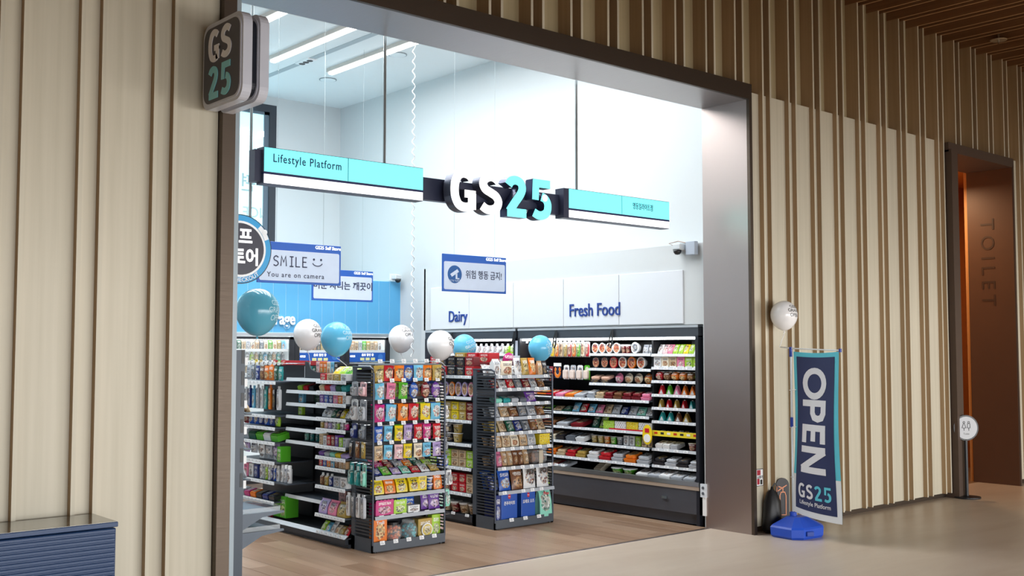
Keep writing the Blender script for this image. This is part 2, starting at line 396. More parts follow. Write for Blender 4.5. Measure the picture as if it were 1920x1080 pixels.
# store front portal frame
pf = MB()
pf.box(2.75, 2.83, 5.69, 6.20, 0, 3.815)                       # left jamb
pf.box(2.75, 7.775, 5.69, 5.72, 3.815, 3.953)                    # header front
pf.box(7.735, 7.775, 5.69, 5.72, 0, 3.815)
struct('trim_portal_front', pf, M_BRONZE)
struct('trim_portal_soffit', MB().box(2.83, 7.735, 5.72, 6.21, 3.815, 3.85), brushed('satin_soffit', '#a9a09d', 0.36, (60, 1, 1)))
struct('trim_portal_jamb', MB().box(7.735, 7.775, 5.72, 6.22, 0, 3.83), brushed('satin_jamb', '#b3a6a1', 0.36, (1, 60, 1)))
struct('trim_portal_edge', MB().box(2.83, 2.862, 5.70, 5.73, 0, 3.815), plain('#a3b1ba', 0.35))
# wall above the opening on the shop side
struct('wall_front_inner', MB().box(1.4, 8.15, 6.21, 6.26, 3.83, 5.1).box(1.4, 2.83, 6.205, 6.26, 0, 3.83).box(7.775, 8.7, 6.205, 6.24, 0, 3.83), M_WHITE)
# store shell
struct('floor_subfloor', MB().box(1.4, 8.7, 6.20, 13.1, -0.12, -0.012), plain('#5f4a3c', 0.8))
struct('wall_right', MB().box(8.05, 8.15, 6.26, 13, 2.5, 5.06).box(8.05, 8.15, 10.6, 13, 0, 2.5).box(8.62, 8.7, 6.24, 10.6, 0, 2.5).box(8.05, 8.7, 10.58, 10.6, 0, 2.55), M_WHITE)
struct('wall_back', MB().box(7.03, 8.15, 12.95, 13.05, 0, 5.06).box(1.4, 7.03, 12.95, 13.05, 4.90, 5.06).box(1.4, 7.03, 12.95, 13.05, 0, 2.0), M_WHITE)
struct('wall_left', MB().box(1.4, 1.5, 6.26, 13, 0, 5.06), M_WHITE)
struct('ceiling_shop', MB().box(1.4, 8.15, 6.26, 13, 5.02, 5.1), M_CEIL)
# floor planks of the shop
M_PL = [wood('plank_oak_%d' % i, a, b, 'Y', 0.33, 0.6, 0.03) for i, (a, b) in enumerate((('#a1836a', '#b3967e'), ('#987a62', '#ab8d75'), ('#a78a72', '#b99c84'), ('#8f7159', '#a2846c')))]
sub = bpy.data.objects['floor_subfloor']; sub.name = 'floor_shop'
pw, pln = 0.183, 1.25
pmesh = [MB().cbox(0.001, pw - 0.0025, 0.0015, pln - 0.0015, -0.012, 0.0, 0.0012).mesh('floor_plank', [m]) for m in M_PL]
x = 2.86; i = 0
while x < 7.74:
    y = 6.203; off = (i * 0.43) % 1.0 * pln
    segs = []; yy = 6.203 - off
    while yy < 11.3:
        a, b = max(yy, 6.203), min(yy + pln, 11.38)
        if b - a > 0.05: segs.append((a, b))
        yy += pln
    for a, b in segs:
        m = random.randrange(4)
        o = link('floor_plank', pmesh[m], sub, (x, a, 0)); o.scale = ((min(pw, 7.745 - x)) / pw, (b - a) / pln, 1)
    x += pw; i += 1

# upper right fascia with panels and wall lettering
fa = struct('trim_fascia', MB().box(7.765, 8.05, 6.24, 10.55, 1.835, 2.585).box(7.765, 8.05, 10.52, 10.601, 0, 2.585).box(7.755, 7.80, 6.215, 6.245, 0, 2.585), M_WHITE)
ys = [6.475, 7.293, 8.085, 8.88, 9.66, 10.40]
for a, b in zip(ys, ys[1:]):
    MB().cbox(7.751, 7.766, a + 0.003, b - 0.003, 1.845, 2.345, 0.003).build('panel', M_PANEL, fa)
M_BLU = plain('#1f3f8f', 0.4)
lettering('Fresh Food', M_BLU, fa, (7.746, 7.63, 2.0), 0.185, R(-90), 0.004, 0.03, wx=0.86, name='fresh_food_lettering')
lettering('Dairy', M_BLU, fa, (7.746, 9.86, 1.985), 0.185, R(-90), 0.004, 0.03, wx=0.86, name='dairy_lettering')
# blue cooler cladding
bw = struct('wall_cooler', MB().box(1.5, 8.05, 11.45, 11.52, 1.80, 2.49).box(1.5, 8.05, 11.52, 12.9, 2.46, 2.49), plain('#bfe3f5', 0.5))
Mb = plain('#58a8d8', 0.5, var=0.02)
x = 8.041
while x > 5.3:
    MB().cbox(x - 0.1615, x, 11.4455, 11.452, 1.81, 2.478, 0.0015).build('plank', Mb, bw); x -= 0.1665
lettering('Beverage', plain('#ffffff', 0.4), bw, (6.495, 11.425, 1.965), 0.2, 0, 0.02, 0.04, align='RIGHT', wx=0.8, name='beverage_lettering')
# window in the back wall
wn = struct('window_1', MB().box(1.5, 7.03, 12.93, 13.0, 4.80, 4.90).box(6.93, 7.03, 12.93, 13.0, 2.0, 4.80).box(5.35, 5.42, 12.93, 13.0, 2.0, 4.8).box(3.4, 3.5, 12.93, 13.0, 2.0, 4.8), M_DARK)
MB().box(6.86, 6.93, 12.95, 12.99, 2.0, 4.8).box(1.5, 6.93, 12.95, 12.99, 4.76, 4.80).build('inner_frame', plain('#5c6b78', 0.3), wn)
for a, b in ((5.42, 6.86), (3.5, 5.35)):
    MB().box(a, b, 12.97, 12.98, 2.0, 4.76).build('pane', plain('#c6f2fa', 0.2, em=0.72), wn)
lettering('GS25', plain('#e8f6f8', 0.4, em=0.7), wn, (6.52, 12.96, 4.3), 0.6, 0, 0.02, 0.01, mirror=True, name='window_lettering')
lettering('편의점', plain('#9fb9bd', 0.4), wn, (6.4, 12.96, 3.80), 0.26, 0, 0.0, 0.01, mirror=True, name='window_lettering')
lettering('SINCE 1990 편의점', plain('#b4c8c8', 0.4), wn, (6.3, 12.96, 3.42), 0.2, 0, 0.0, 0.01, mirror=True, name='window_lettering')
# toilet passage
dr = struct('trim_passage_frame', MB().box(11.30, 11.44, 5.63, 5.83, 0, 3.80).box(11.30, 12.90, 5.66, 5.72, 3.78, 3.885).box(11.44, 12.87, 5.72, 6.23, 3.78, 3.82).box(12.87, 12.90, 5.66, 6.23, 0, 3.80), plain('#5a4a40', 0.5, 0.3))
MB().box(12.862, 12.871, 5.67, 6.22, 0.0, 3.779).build('jamb_panel', plain('#563a29', 0.5, 0.1), dr)
tl = text_mesh('TOILET', 0.0, 0.005, 'CENTER', spacing=1.5).copy(); tl.materials.clear(); tl.materials.append(plain('#3c281d', 0.5))
o = link('toilet_lettering', tl, dr, (12.858, 5.99, 2.66)); o.rotation_euler = (R(90), R(90), R(-90)); 
o.matrix_basis = Matrix.Translation((12.858, 5.99, 2.66)) @ Matrix.Rotation(R(-90), 4, 'Z') @ Matrix.Rotation(R(90), 4, 'Y') @ Matrix.Scale(0.235, 4)
struct('wall_passage', MB().box(11.2, 14.5, 7.0, 7.1, 0, 3.9).box(14.4, 14.5, 6.3, 7.0, 0, 3.9).box(10.9, 11.2, 5.94, 7.1, 0, 3.9).box(11.2, 14.5, 6.24, 7.0, 3.83, 3.9).box(12.9, 14.5, 6.24, 6.28, 0, 3.83), plain('#c98f55', 0.6))
struct('floor_passage', MB().box(10.9, 14.5, 6.171, 7.0, -0.08, 0), plain('#8f7358', 0.4))

# shop ceiling fixtures
M_TUBE = plain('#fbfeff', 0.4, em=3.0)
for lx, y0, y1 in ((3.6, 6.4, 11.0), (4.4, 6.4, 11.0), (5.19, 6.4, 11.17), (6.0, 6.4, 11.17), (6.8, 6.4, 11.2)):
    nm = {5.19: 'white linear ceiling lamp nearest the projecting sign', 6.0: 'white linear ceiling lamp beside the slot diffuser', 6.8: 'white linear ceiling lamp nearest the coiled cord', 4.4: 'white linear ceiling lamp above the round hanging sign'}.get(lx, 'white linear ceiling lamp hidden behind the left jamb')
    t = thing('ceiling_lamp', nm, 'lamp', (lx, 0, 5.02), group='linear lamps on the shop ceiling')
    MB().box(-0.045, 0.045, y0, y1, -0.045, 0).build('housing', plain('#c9c2bb', 0.5), t)
    MB().cbox(-0.036, 0.036, y0 + 0.02, y1 - 0.02, -0.075, -0.045, 0.01).build('diffuser', M_TUBE, t)
t = thing('slot_diffuser', 'grey slot diffuser with small dark spot module on the shop ceiling', 'vent', (6.385, 0, 5.02))
MB().box(-0.04, 0.04, 8.0, 10.9, -0.006, 0).box(-0.04, 0.04, 11.2, 12.1, -0.006, 0).build('slot', plain('#a9b3b8', 0.5), t)
MB().box(-0.06, 0.06, 10.9, 11.2, -0.02, 0).build('module', plain('#e9ecee', 0.5), t)
for k in range(3): MB().lathe([(0.035, -0.024), (0.04, -0.019)], (0, 10.96 + 0.09 * k, 0), 12).build('spot', M_BLACK, t)
for nm, (a, b) in (('nearer the coiled cord', (7.045, 10.11)), ('farther back, near the corner', (7.045, 11.64))):
    t = thing('ceiling_speaker', 'round flush ceiling speaker ' + nm, 'speaker', (a, b, 5.02))
    MB().lathe([(0.11, -0.008), (0.11, 0)], seg=24).build('rim', plain('#8f999e', 0.5), t)
    MB().lathe([(0.098, -0.011), (0.098, -0.008)], seg=24).build('grille', plain('#e4eaec', 0.6), t)
# sprinkler on hall ceiling
t = thing('sprinkler', 'round metal sprinkler under the slatted brown ceiling', 'sprinkler', (11.9, 5.35, 5.19))
MB().lathe([(0.012, -0.16), (0.012, 0)], seg=10).build('pipe', M_CHROME, t)
MB().lathe([(0.085, -0.125), (0.09, -0.118), (0.03, -0.105)], seg=20).build('plate', plain('#b09a80', 0.4, 0.5), t)

# ================================================================== SIGNS
M_CY = plain('#7df4f8', 0.3, em=0.80, var=0.0); M_LW = plain('#ffffff', 0.3, em=1.0, var=0.0); M_SGN = plain('#363b52', 0.35)
M_NAVT = plain('#163a6b', 0.4)
t = thing('hanging_shop_sign', 'long lit cyan and white shop sign with large letters hanging in the entrance', 'sign', (0, 6.25, 0))
MB().box(3.29, 7.28, 0.06, 0.12, 2.70, 2.865).build('beam', M_SGN, t)
for x0, x1, nm in ((3.315, 4.586, 'Lifestyle Platform'), (6.06, 7.303, None)):
    bx = MB().box(x0 - 0.004, x1 + 0.002, 0.004, 0.10, 2.752, 2.918).build('light_box', plain('#4a5266', 0.4), t)
    MB().box(x0, x1, 0.0, 0.004, 2.757, 2.914).build('lit_face', M_CY, bx)
    xm = 3.95 if nm else 6.687
    MB().box(xm - 0.002, xm + 0.002, -0.0015, 0, 2.757, 2.914).build('seam', M_NAVT, bx)
    MB().box(x0 - 0.004, x1 + 0.002, 0.0, 0.10, 2.741, 2.752).build('dark_trim', plain('#10235c', 0.4), t)
    lb = MB().box(x0 - 0.004, x1 + 0.002, 0.006, 0.10, 2.676, 2.741).build('light_bar', plain('#4a5266', 0.4), t)
    MB().box(x0, x1, 0.001, 0.006, 2.681, 2.740).build('lit_face', M_LW, lb)
    if nm: lettering(nm, M_NAVT, bx, (3.636, -0.001, 2.848), 0.078, 0, 0.008, 0.02, spacing=1.16, wx=0.80)
    else: lettering('명동일라이트점', M_NAVT, bx, (6.955, -0.001, 2.838), 0.062, 0, 0.008, 0.02, wx=0.66)
MB().box(3.262, 3.312, 0.03, 0.11, 2.69, 2.90).build('end_cap', M_SGN, t)
MB().box(6.0, 6.058, -0.0, 0.10, 2.672, 2.915).build('end_cap', M_SGN, t)
MB().box(4.82, 5.80, 0.0, 0.06, 2.70, 2.85).build('letter_backing', M_SGN, t)
logo(t, (4.775, 0.0, 2.622), 0.243, 0.315, 0.085, [M_LW, plain('#5c6070', 0.3, 0.6)], [M_CY, plain('#3c4468', 0.3, 0.4)], gap=0.07, w=0.215, dot=M_LW)
for rx in (4.295, 6.214):
    MB().lathe([(0.011, 2.87), (0.011, 5.02)], (rx, 0.07, 0), 10).build('rod', plain('#9aa0a2', 0.3, 0.7), t)

t = thing('projecting_sign', 'rounded square two-sided sign projecting from the oak wall beside the entrance', 'sign', (2.62, 5.205, 2.945))
def rrect(w, h, r, n=6):
    o = []
    for cx, cy, a0 in ((w - r, r, -90), (w - r, h - r, 0), (r, h - r, 90), (r, r, 180)):
        for k in range(n + 1):
            a = R(a0 + 90 * k / n); o.append((cx + r * math.cos(a), cy + r * math.sin(a)))
    return o
M_SH = plain('#d3d6e2', 0.25); M_SF = plain('#46424a', 0.35)
sq = rrect(0.485, 0.485, 0.075)
ins = [(p[0] * 0.93 + 0.017, p[1] * 0.93 + 0.017) for p in sq]; ins2 = [(p[0] * 0.88 + 0.029, p[1] * 0.88 + 0.029) for p in sq]
for nm, a, b in (('light_box', 0.0, 0.066), ('light_box', 0.1, 0.166)):
    bx = MB().prism(sq, a + 0.006, b - 0.006, 'X').prism(ins, a, b, 'X').build(nm, M_SH, t)
    fx = a - 0.003 if a == 0 else b
    MB().prism(ins2, fx, fx + 0.003, 'X').build('face', M_SF, bx)
MB().prism(ins2, 0.066, 0.1, 'X').build('core', plain('#1f2430', 0.3), t)
for z in (0.10, 0.345):
    b = MB().box(0.05, 0.11, 0.47, 0.54, z - 0.02, z + 0.02).box(0.03, 0.13, 0.49, 0.508, z - 0.03, z + 0.03).build('bracket', M_BLACK, t)
# face letters on the side turned to the hall (facing -X)
ml = plain('#f3f1f3', 0.4); mc = plain('#8fdbe2', 0.4)
logo(t, (-0.003, 0.395, 0.255), 0.135, 0.185, 0.004, [ml, ml], [mc, mc], stack=True, rz=R(-90), gap=0.1, w=0.2)

M_SB = plain('#1d56ad', 0.4); M_SP = plain('#c3cfe2', 0.4)
def hang_sign(label, x0, y, z0, w, h, wires, frac=(0.18, 0.82)):
    t = thing('hanging_notice', label, 'sign', (x0, y, z0), group='blue framed notices hanging in the shop')
    MB().cbox(0, w, 0, 0.012, 0, h, 0.002).build('board', M_SB, t)
    MB().prism([(p[0] + 0.018, p[1] + 0.02) for p in rrect(w - 0.036, h * 0.745, 0.015, 3)], -0.002, 0, 'Y').build('panel', M_SP, t)
    MB().prism([(p[0] + 0.018, p[1] + 0.02) for p in rrect(w - 0.036, h * 0.745, 0.015, 3)], 0.012, 0.014, 'Y').build('panel', M_SP, t)
    lettering('GS25 Self Store', M_LW, t, (w - 0.13, -0.001, h * 0.925), h * 0.115, 0, 0.012, 0.02, name='header_lettering')
    for f in frac: MB().lathe([(0.0012, h), (0.0012, 5.02 - z0)], (w * f, 0.006, 0), 5).build('wire', plain('#8f999c', 0.4), t)
    return t
t = hang_sign('blue framed notice reading smile, you are on camera', 4.19, 8.0, 2.155, 0.80, 0.345, 1, (0.22, 0.78))
for ch_, sx_, st_ in (('S', 0.145, [cat([(0.9, 0.86), (0.5, 1.0), (0.12, 0.82), (0.2, 0.6), (0.7, 0.45), (0.88, 0.2), (0.5, 0.0), (0.05, 0.1)])]), ('M', 0.215, [[(0.0, 0.0), (0.12, 1.0), (0.5, 0.4), (0.88, 1.0), (1.0, 0.0)]]),
        ('I', 0.29, [[(0.5, 0), (0.5, 1)], [(0.15, 1), (0.85, 1)], [(0.15, 0), (0.85, 0)]]), ('L', 0.35, [[(0.15, 1), (0.15, 0), (0.9, 0)]]), ('E', 0.415, [[(0.9, 1), (0.15, 1), (0.15, 0), (0.95, 0)], [(0.15, 0.52), (0.8, 0.52)]])):
    mb = MB()
    for q in st_: mb.ribbon([(sx_ + p[0] * 0.052, 0.145 + p[1] * 0.082) for p in q], 0.0095, -0.0035, -0.002)
    mb.build('letter', M_NAVY, t)
lettering('You are on camera', M_NAVY, t, (0.36, -0.0025, 0.07), 0.058, 0, 0.01, 0.01, spacing=1.2, wx=1.0)
f = MB()
for dx in (0.53, 0.60): f.lathe([(0.010, -0.004), (0.010, -0.002)], (dx, 0, 0.215), 12, 'Y')
f.ribbon([(0.565 + 0.05 * math.cos(a), 0.195 + 0.035 * math.sin(a)) for a in [R(200 + 14 * k) for k in range(11)]], 0.008, -0.004, -0.002)
f.build('smile_mark', M_NAVY, t)
t = hang_sign('blue framed notice in Korean hanging farther back, behind the smile notice', 6.0, 10.2, 2.14, 0.79, 0.345, 1)
lettering('머문 자리는 깨끗이', M_NAVY, t, (0.40, -0.0025, 0.165), 0.098, 0, 0.02, 0.01)
t = hang_sign('blue framed Korean notice with round camera symbol over the chilled wall', 6.10, 8.0, 2.15, 0.79, 0.355, 1)
lettering('위험 행동 금지!', M_NAVY, t, (0.505, -0.0025, 0.165), 0.088, 0, 0.009, 0.01, wx=0.82)
MB().lathe([(0.085, -0.003), (0.085, -0.002)], (0.145, 0, 0.165), 28, 'Y').build('round_symbol', plain('#12508f', 0.4), t)
c = MB().prism([(0.09, 0.165), (0.175, 0.215), (0.195, 0.19), (0.11, 0.14)], -0.005, -0.003, 'Y').prism([(0.155, 0.165), (0.175, 0.175), (0.175, 0.13), (0.20, 0.13), (0.20, 0.12), (0.155, 0.12)], -0.005, -0.003, 'Y')
c.build('camera_symbol', M_SP, t)
lettering('CCTV 녹화중', M_SP, t, (0.145, -0.004, 0.102), 0.026, 0, 0.0, 0.01)

t = thing('round_hanging_sign', 'round dark and blue hanging sign reading self checkout in Korean', 'sign', (3.63, 7.2, 2.338))
MB().lathe([(0.256, 0), (0.256, 0.03)], seg=48, axis='Y').build('disc', plain('#20242e', 0.35), t)
MB().lathe([(0.249, -0.002), (0.249, 0)], seg=48, axis='Y').build('blue_ring', plain('#39a3dc', 0.4), t)
MB().lathe([(0.207, -0.004), (0.207, -0.002)], seg=48, axis='Y').build('white_ring', plain('#ffffff', 0.4), t)
MB().lathe([(0.19, -0.006), (0.19, -0.004)], seg=48, axis='Y').build('dark_face', plain('#3c3b47', 0.35), t)
MB().ribbon([(0.2275 * math.cos(R(a)), 0.2275 * math.sin(R(a))) for a in range(20, 52, 4)], 0.035, -0.005, -0.002).build('white_gap', M_TAG, t)
MB().lathe([(0.02, -0.008), (0.02, -0.006)], (0.196, 0, 0.135), 16, 'Y').build('dot', M_TAG, t)
lettering('셀프', M_LW, t, (-0.015, -0.0065, 0.085), 0.135, 0, 0.03, 0.02, wx=0.9); lettering('스토어', M_LW, t, (-0.015, -0.0065, -0.065), 0.135, 0, 0.03, 0.02, wx=0.9)
cc = text_mesh('SELF CHECKOUT', 0.012, 0.02, 'CENTER').copy(); cc.materials.clear(); cc.materials.append(M_TAG)
for v in cc.vertices:
    a = R(-90) + v.co.x * 0.042 / 0.228; r = 0.228 - v.co.z * 0.042
    r = 0.228 - (v.co.z * 0.042)
    v.co = (r * math.cos(a) * 1.0, -0.006 + v.co.y * 0.04, r * math.sin(a))
link('ring_lettering', cc, t)
for rx in (-0.09, 0.085): MB().lathe([(0.011, 0.24), (0.011, 5.02 - 2.338)], (rx, 0.015, 0), 8).build('rod', plain('#8e9698', 0.3, 0.6), t)

# cameras
def dome(label, x, y, z, rz):
    t = thing('security_camera', label, 'camera', (x, y, z), rz, 'white dome security cameras')
    MB().cbox(-0.05, 0.05, -0.02, 0.08, -0.03, 0.03, 0.01).build('housing', plain('#cdd4d8', 0.4), t)
    MB().lathe([(0.0, -0.075), (0.022, -0.07), (0.036, -0.052), (0.04, -0.03)], (0, -0.0, 0), 14).build('dome', M_BLACK, t, smooth=True)
    MB().box(-0.07, 0.07, 0.07, 0.09, -0.04, 0.045).build('mount', plain('#dfe5e8', 0.5), t)
dome('white dome camera on the far blue corner above the coolers', 7.93, 11.34, 2.535, 0)
dome('white dome camera on the right wall beside the entrance jamb', 7.67, 6.47, 2.555, R(-90))
t = thing('junction_box', 'pale grey wall box beside the dome camera near the entrance', 'box', (7.75, 6.345, 2.54))
MB().cbox(-0.05, 0, -0.055, 0.055, -0.065, 0.06, 0.004).build('case', plain('#b4c0cf', 0.45), t)
MB().tube([(-0.02, 0.06, 0.05), (-0.015, 0.17, 0.075), (-0.02, 0.28, 0.06), (-0.03, 0.2, 0.03)], 0.004, 6).build('cable', plain('#9a7a68', 0.5), t)
# coiled cord
pts = [(0.014 * math.cos(k * 0.9), 0.014 * math.sin(k * 0.9), 3.52 - k * 0.0145) for k in range(242)]
t = MB().tube(pts, 0.005, 5).build('coiled_cord', plain('#eef2f4', 0.4), loc=(6.19, 8.6, 1.5), smooth=True)
t['label'] = 'white coiled power cord hanging from the shop ceiling'; t['category'] = 'cord'

# ================================================================== PRODUCT SHAPES (unit: x -.5...5, y -.5...5, z 0..1, front is -y)
SH = {}
def shape(name, fn, smooth=False):
    mb = MB(); nm = fn(mb); SH[name] = mb.mesh(name, [None] * (max(mb.m) + 1), smooth); return SH[name]
def f_pouch(mb, nx=5, nz=7, rnd=False):
    for side in (-1, 1):
        n = len(mb.v)
        for j in range(nz + 1):
            z = j / nz
            for i in range(nx + 1):
                x = i / nx - 0.5
                bul = max(0, (1 - (2 * x) ** 2)) ** 0.7 * max(0, (1 - abs(2 * z - 0.9) ** 2.6)) ** 0.8
                xx = x * (1 - 0.07 * math.sin(math.pi * z))
                if rnd:
                    w = math.sqrt(max(0.02, 1 - (2 * z - 1) ** 2)); xx = x * w; bul *= w
                mb.v.append((xx, side * 0.5 * bul, z))
        for j in range(nz):
            for i in range(nx):
                q = [n + j * (nx + 1) + i, n + j * (nx + 1) + i + 1, n + (j + 1) * (nx + 1) + i + 1, n + (j + 1) * (nx + 1) + i]
                mb.face(q if side < 0 else q[::-1])
shape('pouch', lambda mb: f_pouch(mb), True)
shape('round_pouch', lambda mb: f_pouch(mb, 5, 8, True), True)
def f_gus(mb):   # standing gusset bag, wide at the bottom
    prof = ((0, 0.95, 0.5), (0.12, 1, 0.5), (0.5, 0.98, 0.42), (0.8, 0.96, 0.2), (0.9, 0.98, 0.04), (1, 1, 0.03))
    n = 0
    for z, w, d in prof: mb.v += [(-w / 2, -d, z), (0, -d * 1.08, z), (w / 2, -d, z), (w / 2 * 0.94, 0, z), (w / 2, d, z), (-w / 2, d, z), (-w / 2 * 0.94, 0, z)]
    for j in range(5):
        for i in range(7):
            a = j * 7; mb.face((a + i, a + (i + 1) % 7, a + 7 + (i + 1) % 7, a + 7 + i))
    mb.face([6, 5, 4, 3, 2, 1, 0]); mb.face(range(35, 42))
shape('gusset', f_gus, False)
shape('carton', lambda mb: mb.cbox(-.5, .5, -.5, .5, 0, 1, 0.025).box(-.44, .44, -.508, -.499, 0.955, 0.97).box(-.02, .02, -.44, .44, 0.998, 1.004) and None)
shape('slim_box', lambda mb: mb.cbox(-.5, .5, -.5, .5, 0, 1, 0.03).box(.497, .506, -.3, .3, 0.1, 0.9) and None)
shape('wavy_box', lambda mb: mb.cbox(-.5, .5, -.48, .5, 0, 0.8, 0.02).prism([(-.5, .7)] + [(.5, .7)] + [(0.5 - k / 20, 0.93 + 0.06 * abs(math.sin(k * math.pi / 4))) for k in range(21)], -.5, -.46, 'Y') and None)
shape('cup', lambda mb: mb.lathe([(0.33, 0), (0.36, 0.04), (0.46, 0.9), (0.5, 0.92), (0.5, 0.965), (0.47, 1.0)], seg=14, mis=[0, 0, 0, 1, 1]) and None)
shape('bowl', lambda mb: mb.lathe([(0.3, 0), (0.34, 0.05), (0.46, 0.8), (0.5, 0.82), (0.5, 0.95), (0.46, 1.0)], seg=14, mis=[0, 0, 0, 1, 1]) and None)
shape('bottle', lambda mb: mb.lathe([(0.42, 0), (0.5, 0.03), (0.5, 0.32), (0.47, 0.35), (0.5, 0.4), (0.5, 0.64), (0.4, 0.75), (0.2, 0.86), (0.19, 0.9), (0.24, 0.905), (0.24, 0.985), (0.2, 1.0)], seg=12, mis=[0] * 9 + [1, 1]) and None, True)
shape('tube_bottle', lambda mb: mb.lathe([(0.46, 0), (0.5, 0.02), (0.5, 0.74), (0.46, 0.8), (0.36, 0.81), (0.36, 0.97), (0.3, 1.0)], seg=12, mis=[0, 0, 0, 1, 1, 1]) and None, True)
shape('flat_bottle', lambda mb: mb.lathe([(0.46, 0), (0.5, 0.03), (0.5, 0.68), (0.3, 0.8), (0.2, 0.82), (0.2, 0.98), (0.15, 1.0)], seg=12, mis=[0, 0, 0, 1, 1, 1]) and None, True)
shape('carton_milk', lambda mb: mb.box(-.5, .5, -.5, .5, 0, 0.74).prism([(-.5, .74), (.5, .74), (.06, .94), (-.06, .94)], -.5, .5, 'X').box(-.5, .5, -.05, .05, 0.93, 1.0, 1) and None)
def f_tri(mb):
    mb.prism([(-.5, 0), (.5, 0), (.03, .9), (-.03, .9)], -.5, .5, 'Y', 0, 0); mb.prism([(-.06, .86), (.06, .86), (0.04, 1.0), (-0.04, 1.0)], -.2, .1, 'Y', 1)
    mb.prism([(-.3, 0.04), (.3, 0.04), (.0, .5)], -.515, -.5, 'Y', 1)
shape('rice_triangle', f_tri)
def f_disc(mb):
    mb.lathe([(0.30, 0.5), (0.42, 0.1), (0.46, -0.30), (0.5, -0.34), (0.5, -0.46), (0.44, -0.48), (0.40, -0.44)], (0, 0, 0.5), 20, 'Y', mis=[0, 0, 0, 0, 0, 0])
    mb.lathe([(0.405, -0.47), (0.405, -0.455)], (0, 0, 0.5), 20, 'Y', mi=1)
shape('round_dish', f_disc)
def f_tray(mb):
    mb.prism([(-.46, 0), (.46, 0), (.5, .42), (-.5, .42)], -.5, .5, 'Y', 0); mb.box(-.5, .5, -.5, .5, .40, .46, 0)
    mb.cbox(-.44, .44, -.44, .44, .45, 1.0, 0.12, 1)
shape('food_tray', f_tray)
def f_flat(mb): mb.prism([(-.46, 0), (.46, 0), (.5, .8), (-.5, .8)], -.5, .5, 'Y', 0); mb.cbox(-.46, .46, -.46, .46, .78, 1.0, 0.08, 1)
shape('flat_pack', f_flat)
def f_card(mb):
    mb.prism([(-.5, 0), (.5, 0), (.5, .93), (.3, 1), (-.3, 1), (-.5, .93)], .4, .5, 'Y', 0); mb.cbox(-.38, .38, -.5, .42, .06, .66, .1, 1); mb.box(-.14, .14, .385, .4, .84, .9, 1)
shape('hang_card', f_card)
def f_stick(mb):
    mb.cbox(-.5, .5, -.5, .5, 0.0, 0.86, 0.1, 0); mb.box(-.42, .42, -.06, .06, 0.85, 1.0, 1)
shape('hang_stick', f_stick)
def f_ring(mb):
    mb.tube([(0.34 * math.cos(R(a)), 0, 0.42 + 0.30 * math.sin(R(a))) for a in range(130, 411, 14)], 0.13, 8, 0); mb.box(-.5, .5, .1, .14, 0, .8, 1); mb.box(-.5, .5, -.14, .14, .78, 1.0, 2)
shape('ring_sausage', f_ring)
def f_long(mb):
    mb.lathe([(0.2, 0.02), (0.42, 0.08), (0.45, 0.5), (0.42, 0.8), (0.2, 0.86)], (-.0, 0, 0), 8, sy=0.9); mb.box(-.5, .5, .3, .36, 0, .95, 1); mb.box(-.4, .4, -.1, .32, .9, 1.0, 2)
shape('long_sausage', f_long)
def f_bun(mb): mb.lathe([(0.3, -.5), (0.44, -.38), (0.5, -.05), (0.5, .1), (0.44, .36), (.3, .5)], (0, 0, 0.5), 12, 'Y'); mb.box(-.5, .5, -.04, .04, 0.92, 1.02, 1)
shape('wrapped_bun', f_bun, True)
def f_wedge(mb):  # sandwich in a triangular pack leaning back
    mb.prism([(-.5, 0), (.5, 0), (.5, .14), (-.5, 1.0)], -.5, .5, 'X', 0); mb.box(-.44, .44, -.52, -.5, .0, .12, 1)
shape('sandwich_wedge', f_wedge)
shape('candy_jar', lambda mb: mb.lathe([(0.3, 0.0), (0.42, 0.04), (0.5, 0.25), (0.5, 0.6), (0.42, 0.82), (0.34, 0.86)], seg=16, mi=0) and None, True)
shape('tag', lambda mb: mb.box(-.5, .5, -.5, .5, 0, 1) and None)
DEF2 = {'cup': 1, 'bowl': 1}
CNT = {}
PAL = {  # name: base, window, accent
 'red': ('#c81f2c', '#f1d9c4', '#7c1a1a'), 'orange': ('#ea7a1c', '#f6d9a0', '#9c3c12'), 'yellow': ('#ecd21f', '#f4f0c8', '#b8431c'),
 'green': ('#57b52c', '#dff0a8', '#2d6f22'), 'dark green': ('#1f5b46', '#b9d3c4', '#0e2c22'), 'teal': ('#2f9fa0', '#c9eee8', '#15585e'),
 'sky blue': ('#74c3e6', '#eef4f2', '#c25a4c'), 'blue': ('#2356b4', '#cfe0f4', '#e0a028'), 'navy': ('#1d2f78', '#d9dff0', '#2f63c8'),
 'purple': ('#6f3fa0', '#e3cdee', '#34205c'), 'lilac': ('#b9a4d8', '#f3ecf8', '#6d4a9c'), 'pink': ('#ee86aa', '#fbe3e8', '#c02c58'),
 'magenta': ('#c82c80', '#f0c3d8', '#5c1440'), 'white': ('#eceef0', '#c9ccd0', '#8c4a3c'), 'silver': ('#b9bec6', '#e9edf2', '#50555f'),
 'gold': ('#b89a4a', '#e6d8a0', '#5c4a20'), 'brown': ('#7c4f33', '#c9996c', '#3c2417'), 'kraft': ('#c6a27a', '#e6d3b8', '#7a5334'),
 'black': ('#23232a', '#6d6a70', '#c8a628'), 'cream': ('#efe3cc', '#d9a77c', '#a83c2c'), 'maroon': ('#7c1c26', '#e2b8a0', '#36090c'),
 'grey': ('#6d747e', '#b9c0c9', '#2e3238'), 'beige': ('#d3bb98', '#a8764c', '#f0e6d2'), 'mint': ('#8fdcc8', '#f2faf6', '#2c8c78'),
 'pale pink': ('#f0c4c8', '#fbeeee', '#c86c74'), 'lime': ('#a8d63c', '#eef8c8', '#3c7c1c')}
M_FILM = clear('#eef4f6', 0.22); M_HDR = plain('#f3f4f4', 0.4)
